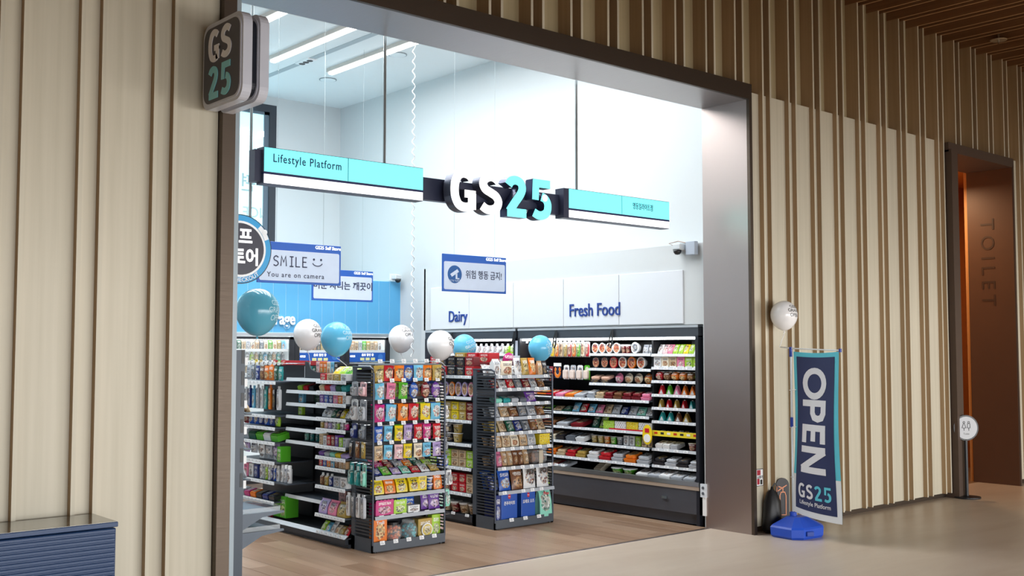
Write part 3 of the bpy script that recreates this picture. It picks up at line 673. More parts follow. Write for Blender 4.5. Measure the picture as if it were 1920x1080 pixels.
USED = set(); ORD = ['first', 'second', 'third', 'fourth', 'fifth', 'sixth', 'seventh', 'eighth', 'ninth', 'tenth', 'eleventh', 'twelfth', 'thirteenth', 'fourteenth', 'fifteenth', 'sixteenth', 'seventeenth', 'eighteenth', 'nineteenth', 'twentieth']
class Rack:
    """a shelf front: origin, heading, name used in labels; products go on it as objects of their own"""
    def __init__(s, ox, oy, rz, where, group): s.o = Vector((ox, oy, 0)); s.rz = rz; s.where = where; s.group = group; s.M = Matrix.Rotation(rz, 3, 'Z')
    def put(s, kind, col, u, d, z, w, h, dep, noun, row, idx, name=None, tilt=0, mode=None, m2=None, yaw=0, roll=0, lab=None, cat_=None, text=None, tcol=None):
        me = SH[kind]; o = bpy.data.objects.new(name or noun.split()[-1], me); COL.objects.link(o)
        o.location = s.o + s.M @ Vector((u, d, z))
        p = PAL[col]; m1 = printed(*p, 'notext' if text and mode is None else (mode or 'pouch'))
        if m2 is None and kind in ('flat_pack', 'food_tray', 'hang_card', 'hang_stick'): m2 = printed(*p, 'top' if kind in ('flat_pack', 'food_tray') else 'box')
        if kind in ('flat_pack', 'food_tray'):
            if tilt == 0: tilt = -14
            o.location.z += math.sin(R(-tilt)) * dep / 2
        o.rotation_euler = (R(-tilt), R(roll), s.rz + R(yaw)); o.scale = (w, dep, h)
        ms = [m1, m2 or M_HDR, M_HDR]
        for k, sl in enumerate(o.material_slots): sl.link = 'OBJECT'; sl.material = ms[min(k, 2)]
        base = lab or f'{col} {noun}'
        L = f'{base}, {ORD[idx]} from left {row} {s.where}'
        L = ' '.join(L.split())
        if len(L.split()) > 16: print('LONG', L)
        q = L; k = 0
        if L in USED: print('DUP', L)
        USED.add(L); o['label'] = L; o['category'] = cat_ or noun.split()[-1]; o['group'] = f'{s.group}'
        if text:
            sz = text[1]
            mm = text_mesh(text[0], text[2] if len(text) > 2 else 0.012, 0.01).copy(); mm.materials.clear(); mm.materials.append(tcol or M_LW2)
            q = link('lettering', mm, o, (0, -0.56, text[3] if len(text) > 3 else 0.75)); q.scale = (sz / w * (text[4] if len(text) > 4 else 1), 0.3, sz / h)
        return o
    def row(s, kind, cols, u0, u1, d, z, w, h, dep, noun, row, jit=0.0, **kw):
        n = len(cols); rr = random.Random(hash((round(u0 * 1000), round(z * 1000), n)) & 0xffff)
        st = (u1 - u0) / n; start = kw.pop('start', 0)
        for i, c in enumerate(cols):
            if c is None: continue
            k = 1 + jit * (rr.random() - 0.5)
            s.put(kind, c, u0 + st * (i + 0.5), d, z, min(w, st * 0.93) if kw.get('fit', 1) else w, h * k, dep, noun, row, i + start, yaw=(rr.random() - 0.5) * 10 * (1 if jit else 0), **{a: b for a, b in kw.items() if a != 'fit'})
M_LW2 = plain('#f4f5f6', 0.4)
M_DK2 = plain('#2c2017', 0.5)

def tags(parent, u0, u1, y, z, n, w=0.035, h=0.026, ry=0.004, name='price_tag', mats=None, gap=1.0, tilt=12, skip=0.0, red=0.0):
    rr = random.Random(int((u0 + z * 7 + n) * 1000))
    for i in range(n):
        if rr.random() < skip: continue
        me = MC.setdefault(('tagmesh', w, h), MB().box(-w / 2, w / 2, -0.0015, 0, 0, h).box(-w * .36, w * .3, -0.0022, -0.0015, h * .25, h * .4, 1).box(-w * .36, w * .1, -0.0022, -0.0015, h * .6, h * .75, 1).mesh('price_tag', [M_TAG, plain('#9aa0aa', 0.5)]))
        o = link(name, me, parent, (u0 + (u1 - u0) * (i + 0.5) / n, y, z)); o.rotation_euler.x = R(-tilt)

# ================================================================== RACKS
def shelf_part(t, u0, u1, y0, y1, z, rail='#d9dde2', name='shelf', tilt=0, railh=0.026, th=0.012):
    s = MB().box(u0, u1, y0, y1, z - th, z).build(name, M_GREY, t)
    MB().prism([(y0 - 0.012, z - railh), (y0 - 0.002, z - railh), (y0 - 0.002, z + 0.003), (y0 - 0.005, z + 0.003)], u0, u1, 'X').build('price_rail', plain(rail, 0.3), s)
    return s
def endcap(label, x0, y0, w, dep, H, shelves, hooks=()):
    t = thing('end_rack', label, 'rack', (x0, y0, 0), 0, 'dark end racks of the two aisles')
    MB().box(0, w, 0.0, dep, 0.012, 0.062).box(0.02, w - 0.02, 0.03, dep, 0, 0.012).box(0, w, -0.012, 0, 0.012, 0.085).build('base', M_GREY, t)
    for fx in (0.03, w - 0.03): MB().lathe([(0.012, 0), (0.012, 0.014)], (fx, 0.01, 0), 8).build('foot', M_BLACK, t)
    MB().box(0, w, dep - 0.02, dep, 0.06, H - 0.05).build('back_panel', M_DARK, t)
    for fx in (0.0, w):
        MB().tube([(fx, 0.0, 0.06), (fx, 0.0, H - 0.08), (fx, 0.012, H - 0.045), (fx, 0.05, H - 0.03), (fx, dep, H - 0.03)], 0.009, 8).build('side_tube', plain('#3b4250', 0.35, 0.3), t)
        lv = MB(); z = 0.13
        MB().box(fx - 0.006, fx + 0.006, dep - 0.05, dep, 0.0, H - 0.03).box(fx - 0.006, fx + 0.006, 0.0, 0.012, 0.0, 0.1).box(fx - 0.006, fx + 0.006, 0, dep, 0.0, 0.11).build('side_post', M_GREY, t)
        while z < H - 0.06: lv.box(fx - 0.005, fx + 0.004, 0.012, dep - 0.05, z, z + 0.012); z += 0.026
        lv.build('side_louvre', plain('#3a3f47', 0.4), t, kind='stuff')
    for z, yo in shelves: shelf_part(t, 0.012, w - 0.012, yo, dep - 0.02, z, '#aab0b8')
    return t
# ---- first end rack: sweets
H1 = 1.50
e1 = endcap('dark end rack of sweets and gummy bags, nearest the camera', 4.78, 7.16, 0.71, 0.30, 1.49, [(0.595, -0.01), (0.444, -0.01), (0.282, -0.01)])
for z in (1.50, 1.345, 1.177, 1.0, 0.85):
    for k in range(6): MB().tube([(0.075 + 0.115 * k, 0.28, z + 0.005), (0.075 + 0.115 * k, 0.02, z + 0.005)], 0.003, 5).build('hook', M_CHROME, e1)
    tags(e1, 0.01, 0.70, 0.008, z - 0.005, 6, 0.042, 0.03)
MB().box(0.03, 0.68, 0.03, 0.28, 1.475, 1.485).build('shelf', M_GREY, e1)
tags(e1, 0.02, 0.69, -0.014, 0.572, 6, 0.045, 0.028); tags(e1, 0.02, 0.69, -0.014, 0.42, 7, 0.045, 0.028); tags(e1, 0.02, 0.69, -0.014, 0.262, 6, 0.045, 0.028, skip=0.2); tags(e1, 0.02, 0.66, -0.016, 0.06, 5, 0.045, 0.03)
A = Rack(4.78, 7.16, 0, 'on front sweets rack', 'sweets on the front end rack')
def hang(cols, z, h, text=None, kinds=None, row='', w=0.104, u0=0.02, u1=0.70, noun='gummy bag', tcol=None, d=0.03):
    n = len(cols); st = (u1 - u0) / n
    for i, c in enumerate(cols):
        tx = text[i] if isinstance(text, list) else text
        A.put(kinds[i] if kinds else 'pouch', c, u0 + st * (i + 0.5), d + 0.012 * (i % 2), z - h - 0.012, w, h, 0.05, noun, row, i, tilt=-3 + (i * 7 % 5), roll=(i * 13 % 7) - 3, text=tx, tcol=tcol,
              name='sweet_bag', cat_='sweets')
        if i % 2 == 0 or kinds is None:  # a second bag hangs behind on the same hook
            pass
HB = ('HARIBO', 0.02, 0.02, 0.74, 0.9)
hang(['gold', 'red', 'orange', 'blue', 'sky blue', 'orange', 'gold'], 1.487, 0.128, HB, row='in top row', w=0.098, tcol=M_DK2)
hang(['sky blue', 'pink', 'green', 'blue', 'maroon', 'purple'], 1.345, 0.13, [('Trolli', 0.024, 0.012, 0.8), None, ('Trolli', 0.024, 0.012, 0.8), None, None, None], ['pouch', 'pouch', 'pouch', 'round_pouch', 'round_pouch', 'round_pouch'], row='in second row', w=0.09)
hang(['magenta', 'sky blue', 'orange', 'red', 'yellow', 'sky blue'], 1.172, 0.135, [('Fini', 0.034, 0.02, 0.76)] * 6, row='in third row', w=0.102)
hang(['blue', 'sky blue', 'yellow', 'lilac', 'red', 'magenta', 'red'], 1.0, 0.122, None, row='in fourth row', w=0.082)
hang(['beige', 'sky blue', 'pale pink', 'yellow', 'cream', 'sky blue', 'lilac'], 0.848, 0.115, None, row='in fifth row', w=0.085)
# back bags hanging behind the front ones
for zz, cols, hh, rw in ((1.487, ['cream', 'gold', 'orange', 'red', 'blue', 'gold'], 0.12, 'behind top row'), (1.172, ['magenta', 'blue', 'orange', 'maroon', 'lime', 'blue'], 0.125, 'behind third row'), (1.345, ['gold', 'pale pink', 'lime', 'navy', 'brown', 'navy'], 0.12, 'behind second row'), (1.0, ['navy', 'silver', 'green', 'purple', 'magenta', 'maroon'], 0.115, 'behind fourth row')):
    for i, c in enumerate(cols): A.put('pouch', c, 0.085 + 0.112 * i, 0.10, zz - hh - 0.008, 0.09, hh, 0.05, 'sweet bag', rw, i, name='sweet_bag', cat_='sweets')
for j, (dd, zo) in enumerate(((0.05, 0.0), (0.14, 0.03), (0.21, 0.055))):
    A.row('pouch', [['navy', 'green', 'lilac', 'mint', 'red', 'white', 'gold'], ['blue', 'magenta', 'maroon', 'silver', 'orange', 'dark green', 'lime'], ['sky blue', 'pink', 'red', 'grey', 'purple', 'teal', 'cream']][j], 0.02, 0.69, dd - 0.01, 0.599 + zo, 0.094, 0.085, 0.03, 'jelly bag', ['at front of jelly shelf', 'midway on jelly shelf', 'behind on jelly shelf'][j], tilt=52, jit=0.25, name='jelly_bag', cat_='sweets')
A.row('gusset', ['yellow', 'orange'], 0.02, 0.24, 0.05, 0.448, 0.10, 0.118, 0.05, 'candy bag', 'on smiley candy shelf', jit=0.05, tilt=8, name='candy_bag', cat_='sweets')
for i, u in enumerate((0.30, 0.42)):
    o = A.put('gusset', 'yellow', u, 0.05 - 0.01 * i, 0.448, 0.108, 0.122, 0.05, 'candy bag', 'on smiley candy shelf', i + 2, tilt=8, name='smiley_bag', cat_='sweets', lab='yellow smiley candy bag')
    f = MB()
    for dx in (-0.14, 0.14): f.lathe([(0.05, -0.51), (0.05, -0.5)], (dx, 0, 0.66), 10, 'Y')
    f.ribbon([(0.24 * math.cos(R(a)), 0.6 + 0.17 * math.sin(R(a))) for a in range(190, 351, 16)], 0.05, -0.52, -0.5)
    f.build('smile', M_DK2, o)
for i, c in enumerate(['lime', 'gold']): A.put('gusset', c, 0.28 + 0.13 * i, 0.15, 0.448, 0.11, 0.13, 0.05, 'candy bag', 'behind smiley bags', i, tilt=4, name='candy_bag', cat_='sweets')
A.put('carton', 'yellow', 0.51, 0.06, 0.448, 0.085, 0.125, 0.05, 'caramel box', 'on smiley candy shelf', 4, name='caramel_box', cat_='sweets')
for i in (0, 1): A.put('bowl', 'blue', 0.588, 0.05, 0.448 + 0.052 * i, 0.062, 0.05, 0.062, 'round tin', 'on smiley candy shelf', 5, lab=['lower blue round tin', 'upper blue round tin'][i], name='round_tin', cat_='sweets')
A.put('gusset', 'orange', 0.655, 0.04, 0.448, 0.085, 0.135, 0.045, 'candy bag', 'on smiley candy shelf', 6, name='candy_bag', cat_='sweets')
A.put('wavy_box', 'magenta', 0.115, 0.05, 0.286, 0.17, 0.125, 0.10, 'sweet box', 'on box shelf', 0, name='sweet_box', cat_='sweets', lab='magenta scallop-topped sweet box')
A.put('wavy_box', 'lime', 0.268, 0.05, 0.286, 0.125, 0.115, 0.09, 'sweet box', 'on box shelf', 1, name='sweet_box', cat_='sweets')
A.put('carton', 'white', 0.40, 0.03, 0.286, 0.115, 0.055, 0.06, 'display tray', 'on box shelf', 2, name='display_tray', cat_='tray')
for i, u in enumerate((0.36, 0.42)): A.put('pouch', 'blue', u, 0.09, 0.286, 0.11, 0.12 - 0.01 * i, 0.05, 'sweet bag', 'behind white tray', i, tilt=10, name='sweet_bag', cat_='sweets')
for i, u in enumerate((0.58, 0.635)): A.put('pouch', 'purple', u, 0.07 - 0.03 * i, 0.286, 0.12, 0.135, 0.05, 'sweet bag', 'on box shelf', 3 + i, tilt=8, name='sweet_bag', cat_='sweets')
A.put('carton', 'orange', 0.085, 0.05, 0.066, 0.13, 0.19, 0.06, 'gummy box', 'on bottom deck', 0, name='gummy_box', cat_='sweets', lab='tall orange gummy box', text=('Trolli', 0.034, 0.02, 0.85), tcol=M_LW2)
def jar(u, col, lidr, idx, lab):
    j = thing('sweet_jar', lab, 'jar', A.o + Vector((u, 0.06, 0.066)), 0, 'see-through sweet jars on the bottom deck')
    MB().lathe([(0.045, 0.0), (0.062, 0.01), (0.075, 0.045), (0.075, 0.085), (0.06, 0.125), (0.05, 0.13)], seg=18).build('shell', M_FILM, j, smooth=True)
    rr = random.Random(idx); mb = MB()
    ms = [plain(c, 0.3) for c in col]
    for k in range(34):
        a = rr.random() * 6.28; z = 0.014 + 0.1 * rr.random(); r = (0.052 if z < 0.1 else 0.04) * math.sqrt(rr.random() * 0.6 + 0.4)
        MB().lathe([(0.0, -0.013), (0.010, -0.009), (0.014, 0), (0.010, 0.009), (0.0, 0.013)], (r * math.cos(a), r * math.sin(a), z), 7).build('sweet', ms[k % 2], j, smooth=True)
    MB().lathe([(0.052, 0.13), (0.052, 0.15), (0.046, 0.154)], seg=18).build('lid', M_BLACK if lidr else M_FILM, j)
    return j
jar(0.23, ('#d8622c', '#e89860'), 1, 3, 'clear jar of orange sweets with black lid on the bottom deck')
jar(0.385, ('#1f8fa4', '#49c3cf'), 0, 5, 'clear jar of round teal sweets on the bottom deck')
A.put('carton', 'gold', 0.535, 0.07, 0.066, 0.14, 0.15, 0.08, 'sweet tub', 'on bottom deck', 3, name='sweet_tub', cat_='sweets')
o = thing('round_label', 'round gold and white label pack before the gold tub on the bottom deck', 'sweets', A.o + Vector((0.545, 0.02, 0.07)))
MB().lathe([(0.055, -0.006), (0.055, 0.006)], (0, 0, 0.055), 24, 'Y').build('disc', M_TAG, o); MB().lathe([(0.046, -0.008), (0.046, -0.006)], (0, 0, 0.055), 24, 'Y').build('face', printed('#d9c25a', '#efe6c0', '#a88c2c', 'box'), o)
A.put('carton', 'lime', 0.655, 0.07, 0.066, 0.085, 0.17, 0.06, 'sweet box', 'on bottom deck', 4, name='sweet_box', cat_='sweets')
# side strips of the first end rack
SL = Rack(4.765, 7.45, R(-90), 'on front rack side facing the left jamb', 'packs hanging on the side of the front rack')
def strip(rk, rows, noun='card'):
    for (kind, cols, z, h, w, u0, u1, row) in rows:
        for i, c in enumerate(cols):
            u = u0 + (u1 - u0) * (i + 0.5) / len(cols)
            rk.put(kind, c, u, -0.03, z - h, w, h, 0.03, noun, row, i, name='hanging_pack', cat_='pack', roll=(i * 5 % 3) - 1, mode='box')
for zz in (1.34, 1.20, 1.005, 0.865, 0.695, 0.45):
    for yy in (0.06, 0.15, 0.24): MB().tube([(0.0, 0.29 - yy, zz), (-0.055, 0.29 - yy, zz)], 0.003, 5).build('hook', M_CHROME, e1)
strip(SL, [('hang_card', ['silver', 'pale pink'], 1.345, 0.115, 0.09, 0.01, 0.25, 'top'), ('hang_card', ['white', 'silver'], 1.205, 0.17, 0.095, 0.01, 0.25, 'second row'),
           ('hang_card', ['navy', 'grey'], 1.01, 0.12, 0.075, 0.01, 0.25, 'third row'), ('pouch', ['black', 'brown', 'gold'], 0.87, 0.13, 0.06, 0.0, 0.26, 'fourth row'),
           ('hang_card', ['teal', 'teal', 'mint'], 0.70, 0.185, 0.055, -0.01, 0.26, 'fifth row'), ('hang_stick', ['white', 'grey', 'white', 'silver'], 0.455, 0.185, 0.045, -0.02, 0.26, 'bottom row')], 'hanging pack')
SR = Rack(5.50, 7.34, 0, 'on front rack side facing the chilled wall', 'packs hanging on the far side of the front rack')
for zz in (1.295, 1.125, 0.985, 0.855, 0.705, 0.575, 0.415, 0.205): MB().tube([(0.71, 0.16, zz), (0.89, 0.16, zz)], 0.003, 5).build('hook', M_CHROME, e1)
strip(SR, [('hang_card', ['white'], 1.30, 0.13, 0.05, 0.04, 0.10, 'top'), ('hang_card', ['silver', 'white'], 1.13, 0.11, 0.05, 0.03, 0.15, 'second row'), ('hang_card', ['grey', 'black'], 0.99, 0.1, 0.05, 0.03, 0.15, 'third row'),
           ('hang_card', ['grey', 'grey'], 0.86, 0.12, 0.05, 0.03, 0.14, 'fourth row'), ('hang_card', ['blue', 'blue'], 0.71, 0.1, 0.05, 0.03, 0.14, 'fifth row'), ('hang_card', ['white', 'silver', 'white'], 0.58, 0.13, 0.05, 0.02, 0.19, 'sixth row'),
           ('hang_card', ['mint', 'mint'], 0.42, 0.15, 0.06, 0.02, 0.17, 'seventh row'), ('pouch', ['pale pink'], 0.21, 0.14, 0.06, 0.03, 0.12, 'bottom')], 'hanging pack')

# ---- first aisle run
def run(label, ox, oy, length, dep, H, bays, group='long double shelving runs'):
    t = thing('shelving_run', label, 'shelving', (ox, oy, 0), R(-90), group)
    MB().box(0, length, 0.03, dep - 0.03, 0.0, 0.07).box(0, length, 0.0, dep, 0.03, 0.08).build('base', M_DARK, t)
    MB().box(0, length, dep / 2 - 0.015, dep / 2 + 0.015, 0.07, H).build('back_panel', plain('#2b2e35', 0.45), t)
    for (u0, u1, zs, yo, rail) in bays:
        for z in zs: shelf_part(t, u0 + 0.004, u1 - 0.004, yo, dep / 2 - 0.015, z, rail)
        MB().box(u1 - 0.006, u1 + 0.006, dep / 2 - 0.03, dep / 2 - 0.015, 0.07, H - 0.02).build('upright', M_BLACK, t)
    return t
Z1N = (1.344, 1.255, 1.156, 1.036, 0.945, 0.806, 0.715, 0.63, 0.473, 0.239)
Z1F = (1.315, 1.012, 0.906, 0.774, 0.601, 0.425, 0.25); Z1M = (1.35, 1.241, 1.129, 1.018, 0.908, 0.797, 0.317)
r1 = run('long dark shelving run of toiletries and small boxes behind the front rack', 4.72, 9.6, 2.135, 0.83, 1.46,
         [(0.25, 0.97, Z1F, 0.0, '#eceff2'), (0.97, 1.67, Z1M, 0.11, '#dde2e6'), (1.67, 2.135, Z1N, 0.0, '#eceff2')])
for u0, u1, y in ((0.25, 0.97, 0), (0.97, 1.67, 0.0), (1.67, 2.135, 0)):
    MB().prism([(-0.012, 0.075), (-0.002, 0.075), (0.03, 0.10), (0.02, 0.104)], u0, u1, 'X').build('price_rail', M_RAIL, r1)
for z in Z1N: tags(r1, 1.69, 2.12, -0.0135, z - 0.022, 9, 0.034, 0.022)
for z in Z1F: tags(r1, 0.27, 0.96, -0.0135, z - 0.022, 10, 0.044, 0.024)
tags(r1, 1.69, 2.12, -0.013, 0.078, 6, 0.05, 0.025)
for k in range(9): MB().tube([(0.30 + 0.08 * k, 0.38, 1.475), (0.30 + 0.08 * k, 0.05, 1.475)], 0.003, 5).build('hook', M_CHROME, r1)
tags(r1, 0.27, 1.0, 0.03, 1.463, 9, 0.045, 0.026)
MB().box(0.25, 1.2, 0.37, 0.385, 1.46, 1.50).build('header_strip', plain('#d6252e', 0.4), r1)
B = Rack(4.72, 9.6, R(-90), 'near bay of toiletries run', 'small goods on the near bay of the first run')
def br(kind, cols, zi, w, h, dep, noun, nm, cat_, rown, u0=1.69, u1=2.12, d=None, **kw):
    B.row(kind, cols, u0, u1, (dep / 2 + 0.015) if d is None else d, zi + 0.002, w, h, dep, noun, rown, name=nm, cat_=cat_, **kw)
br('pouch', ['yellow', 'lime', 'green', 'lime'], 1.395, 0.13, 0.10, 0.04, 'snack bag', 'snack_bag', 'snack', 'leaning on top', d=0.10, tilt=50, jit=0.1, mode='box', u0=1.76)
br('carton', ['red', 'beige', 'gold', 'white'], 1.344, 0.09, 0.055, 0.07, 'small box', 'small_box', 'box', 'on shelf ten')
br('flat_pack', ['beige', 'red', 'lilac', 'dark green', 'teal'], 1.255, 0.085, 0.05, 0.11, 'flat pack', 'flat_pack', 'pack', 'on shelf nine', mode='top')
br('carton', ['purple', 'blue', 'navy', 'pink', 'orange', 'white'], 1.156, 0.064, 0.068, 0.10, 'small box', 'small_box', 'box', 'on shelf eight')
br('pouch', ['silver', 'white', 'dark green', 'black', 'yellow', 'white'], 1.036, 0.07, 0.085, 0.05, 'sachet', 'sachet', 'sachet', 'on shelf seven', tilt=35, jit=0.2)
br('tube_bottle', ['gold', 'pale pink', 'lilac', 'white', 'lime', 'white', 'magenta'], 0.945, 0.05, 0.062, 0.04, 'small tube', 'small_tube', 'cosmetics', 'on shelf six')
br('carton', ['beige', 'white', 'red', 'maroon', 'purple', 'lime', 'silver'], 0.806, 0.05, 0.085, 0.06, 'cosmetic box', 'cosmetic_box', 'box', 'on shelf five', jit=0.3)
br('flat_pack', ['purple', 'silver', 'mint', 'yellow', 'lilac'], 0.715, 0.08, 0.035, 0.1, 'flat pack', 'flat_pack', 'pack', 'on shelf four', mode='top')
br('carton', ['red', 'blue', 'orange', 'sky blue', 'brown', 'kraft', 'kraft'], 0.63, 0.055, 0.06, 0.06, 'small box', 'small_box', 'box', 'on shelf three')
br('flat_bottle', ['brown', 'gold', 'navy'], 0.473, 0.07, 0.10, 0.05, 'small bottle', 'small_bottle', 'bottle', 'on shelf two', u1=1.9)
br('carton', ['silver', 'white'], 0.473, 0.11, 0.09, 0.10, 'cosmetic box', 'cosmetic_box', 'box', 'on shelf two', u0=1.92, u1=2.13, start=3)
br('gusset', ['lilac', 'pink', 'gold'], 0.239, 0.13, 0.12, 0.08, 'wipe pack', 'wipe_pack', 'pack', 'on shelf one', mode='box')
br('carton', ['pale pink'], 0.239, 0.11, 0.21, 0.05, 'tall card', 'display_card', 'card', 'behind shelf one', u0=1.80, u1=1.94, d=0.16)
br('pouch', ['lime', 'sky blue', 'white', 'cream', 'gold', 'red'], 0.085, 0.085, 0.10, 0.04, 'small pack', 'small_pack', 'pack', 'on bottom deck', tilt=35, jit=0.3)
# display on top of the run: orange kit boxes, blue card
B2 = Rack(4.72, 9.6, R(-90), 'on top of toiletries run', 'boxes standing on top of the first run')
tr = thing('display_bin', 'dark display bin on top of the toiletries run holding boxes', 'bin', (4.72, 9.6, 0), R(-90))
MB().prism([(0.14, 1.352), (0.38, 1.352), (0.38, 1.48), (0.36, 1.48), (0.36, 1.37), (0.14, 1.37)], 1.25, 1.72, 'X').prism([(1.25, 1.353), (1.72, 1.353), (1.72, 1.40), (1.45, 1.405), (1.35, 1.43), (1.31, 1.49), (1.25, 1.5)], 0.13, 0.14, 'Y').build('tray', M_DARK, tr)
B2.row('carton', ['pale pink', 'orange', 'orange', 'cream', 'sky blue', 'black'], 1.36, 1.72, 0.22, 1.372, 0.055, 0.125, 0.09, 'slim box', 'in dark bin', name='slim_box', cat_='box')
B3 = Rack(4.72, 9.6, R(-90), 'mid bay of toiletries run', 'goods in the half-empty middle bay')
B3.row('slim_box', ['white', 'teal', 'dark green', 'dark green', 'white'], 1.05, 1.40, 0.25, 1.352, 0.05, 0.1, 0.03, 'hanging card', 'on top shelf', name='hanging_card', cat_='card')
B3.row('flat_pack', ['lime', 'red', 'black'], 1.05, 1.35, 0.22, 1.243, 0.08, 0.04, 0.1, 'flat pack', 'on shelf two', name='flat_pack', cat_='pack', mode='top')
B3.put('slim_box', 'sky blue', 1.09, 0.2, 1.131, 0.08, 0.085, 0.03, 'card', 'on shelf three', 0, name='card')
B3.put('slim_box', 'dark green', 1.22, 0.3, 1.131, 0.14, 0.085, 0.03, 'folder', 'on shelf three', 1, name='folder')
B3.put('slim_box', 'lime', 1.08, 0.2, 1.02, 0.07, 0.07, 0.03, 'card', 'on shelf four', 0, name='card')
B3.row('tube_bottle', ['mint', 'teal', 'teal'], 1.1, 1.38, 0.22, 0.799, 0.05, 0.075, 0.04, 'small bottle', 'on shelf six', name='small_bottle', cat_='bottle')
B3.row('carton', ['green', 'green'], 0.80, 1.04, 0.14, 0.106, 0.115, 0.19, 0.13, 'carton', 'on bottom deck', name='carton', cat_='box')
B3.put('carton', 'green', 0.985, 0.08, 0.603, 0.07, 0.135, 0.10, 'carton', 'on shelf seven', 0, name='carton')
B3.row('tube_bottle', ['white', 'silver', 'white'], 0.98, 1.16, 0.06, 0.427, 0.05, 0.155, 0.045, 'spray bottle', 'beyond shelf edge', name='spray_bottle', cat_='bottle')
MB().box(0.97, 1.18, 0.0, 0.3, 0.415, 0.425).build('shelf', M_GREY, r1); MB().box(0.97, 1.03, 0.0, 0.3, 0.59, 0.601).build('shelf', M_GREY, r1)
B4 = Rack(4.72, 9.6, R(-90), 'far bay of toiletries run', 'goods in the far bay of the first run')
def b4(kind, cols, z, w, h, dep, noun, nm, cat_, row, d=0.06, **kw): B4.row(kind, cols, kw.pop('u0', 0.26), kw.pop('u1', 0.96), d, z, w, h, dep, noun, row, name=nm, cat_=cat_, **kw)
b4('hang_card', ['white', 'yellow', 'gold', 'white', 'silver', 'red', 'green', 'red'], 1.46, 0.05, 0.05, 0.02, 'card', 'card', 'card', 'on upper hooks', d=0.1, fit=0)
b4('pouch', ['silver', 'grey', 'navy', 'brown', 'orange', 'orange', 'dark green', 'teal'], 1.322, 0.085, 0.14, 0.04, 'hanging pouch', 'hanging_pouch', 'pack', 'on upper hooks', d=0.08, jit=0.2)
b4('hang_stick', ['white', 'navy', 'sky blue', 'silver', 'white', 'teal', 'orange', 'black', 'white'], 1.06, 0.045, 0.22, 0.03, 'long pack', 'long_pack', 'pack', 'hanging below top shelf', d=0.06, jit=0.15)
b4('pouch', ['maroon', 'blue', 'blue', 'navy', 'blue', 'navy', 'lime'], 0.914, 0.10, 0.09, 0.05, 'pouch', 'pouch', 'pack', 'on third shelf', jit=0.1, mode='box')
b4('flat_pack', ['silver', 'dark green', 'green', 'white', 'green'], 0.776, 0.13, 0.07, 0.12, 'flat pack', 'flat_pack', 'pack', 'on fourth shelf', mode='top', d=0.1)
b4('pouch', ['lilac', 'silver', 'white', 'silver', 'lilac'], 0.65, 0.12, 0.11, 0.05, 'clear bag', 'clear_bag', 'bag', 'under fourth shelf', jit=0.2)
b4('carton', ['white', 'silver', 'silver', 'white', 'orange'], 0.603, 0.09, 0.10, 0.05, 'care box', 'care_box', 'box', 'on fifth shelf', jit=0.3, u0=0.5, d=0.12)
b4('carton', ['pink', 'white', 'navy'], 0.427, 0.08, 0.13, 0.05, 'care box', 'care_box', 'box', 'on sixth shelf', jit=0.2, u0=0.3, u1=0.6)
b4('tube_bottle', ['white', 'silver', 'lime', 'white', 'navy', 'blue', 'white'], 0.427, 0.05, 0.14, 0.045, 'care bottle', 'care_bottle', 'bottle', 'on sixth shelf', start=3, u0=0.6)
b4('flat_pack', ['silver', 'magenta', 'orange', 'black', 'navy', 'black'], 0.252, 0.1, 0.05, 0.1, 'flat pack', 'flat_pack', 'pack', 'on seventh shelf', mode='top')
b4('carton', ['white', 'red', 'pink', 'red', 'maroon'], 0.085, 0.08, 0.1, 0.08, 'small box', 'small_box', 'box', 'on bottom deck', u0=0.3, u1=0.78)

# ---- second end rack
e2 = endcap('dark end rack of bakery and cereal, beside the chilled wall', 6.21, 7.36, 0.70, 0.31, 1.45, [(1.366, 0.03), (1.25, 0.03), (1.118, 0.02), (0.99, 0.01), (0.857, 0.0), (0.72, -0.01), (0.549, -0.02), (0.335, -0.03)])
for z, yo in ((1.366, 0.03), (1.25, 0.03), (1.118, 0.02), (0.99, 0.01), (0.857, 0.0), (0.72, -0.01), (0.549, -0.02), (0.335, -0.03)): tags(e2, 0.02, 0.69, yo - 0.014, z - 0.022, 6, 0.045, 0.028, skip=0.1)
tags(e2, 0.1, 0.6, -0.016, 0.06, 3, 0.05, 0.03)
Cc = Rack(6.21, 7.36, 0, 'on bakery end rack', 'bakery and snack packs on the second end rack')
def c(kind, cols, z, w, h, dep, noun, nm, cat_, row, d=0.08, u0=0.02, u1=0.69, **kw): Cc.row(kind, cols, u0, u1, d, z + 0.002, w, h, dep, noun, row, name=nm, cat_=cat_, **kw)
c('carton_milk', ['white'], 1.366, 0.075, 0.15, 0.06, 'milk box', 'milk_box', 'box', 'on top shelf', u1=0.11)
c('pouch', ['cream'], 1.366, 0.14, 0.13, 0.07, 'clear bread bag', 'bread_bag', 'bread', 'on top shelf', u0=0.11, u1=0.29, start=1)
c('pouch', ['white', 'gold', 'orange'], 1.366, 0.085, 0.16, 0.06, 'sandwich bag', 'sandwich_bag', 'bread', 'on top shelf', u0=0.30, u1=0.57, start=2, tilt=10, mode='box')
c('gusset', ['kraft', 'black'], 1.366, 0.075, 0.13, 0.05, 'snack bag', 'snack_bag', 'snack', 'on top shelf', u0=0.57, start=5)
c('pouch', ['maroon', 'white', 'red', 'grey', 'maroon', 'silver', 'brown'], 1.25, 0.11, 0.085, 0.05, 'bun bag', 'bun_bag', 'bread', 'on second shelf', tilt=30, jit=0.2)
c('flat_pack', ['mint', 'teal', 'silver', 'grey'], 1.118, 0.085, 0.04, 0.08, 'dessert tub', 'dessert_tub', 'dessert', 'on third shelf', u1=0.42, mode='top')
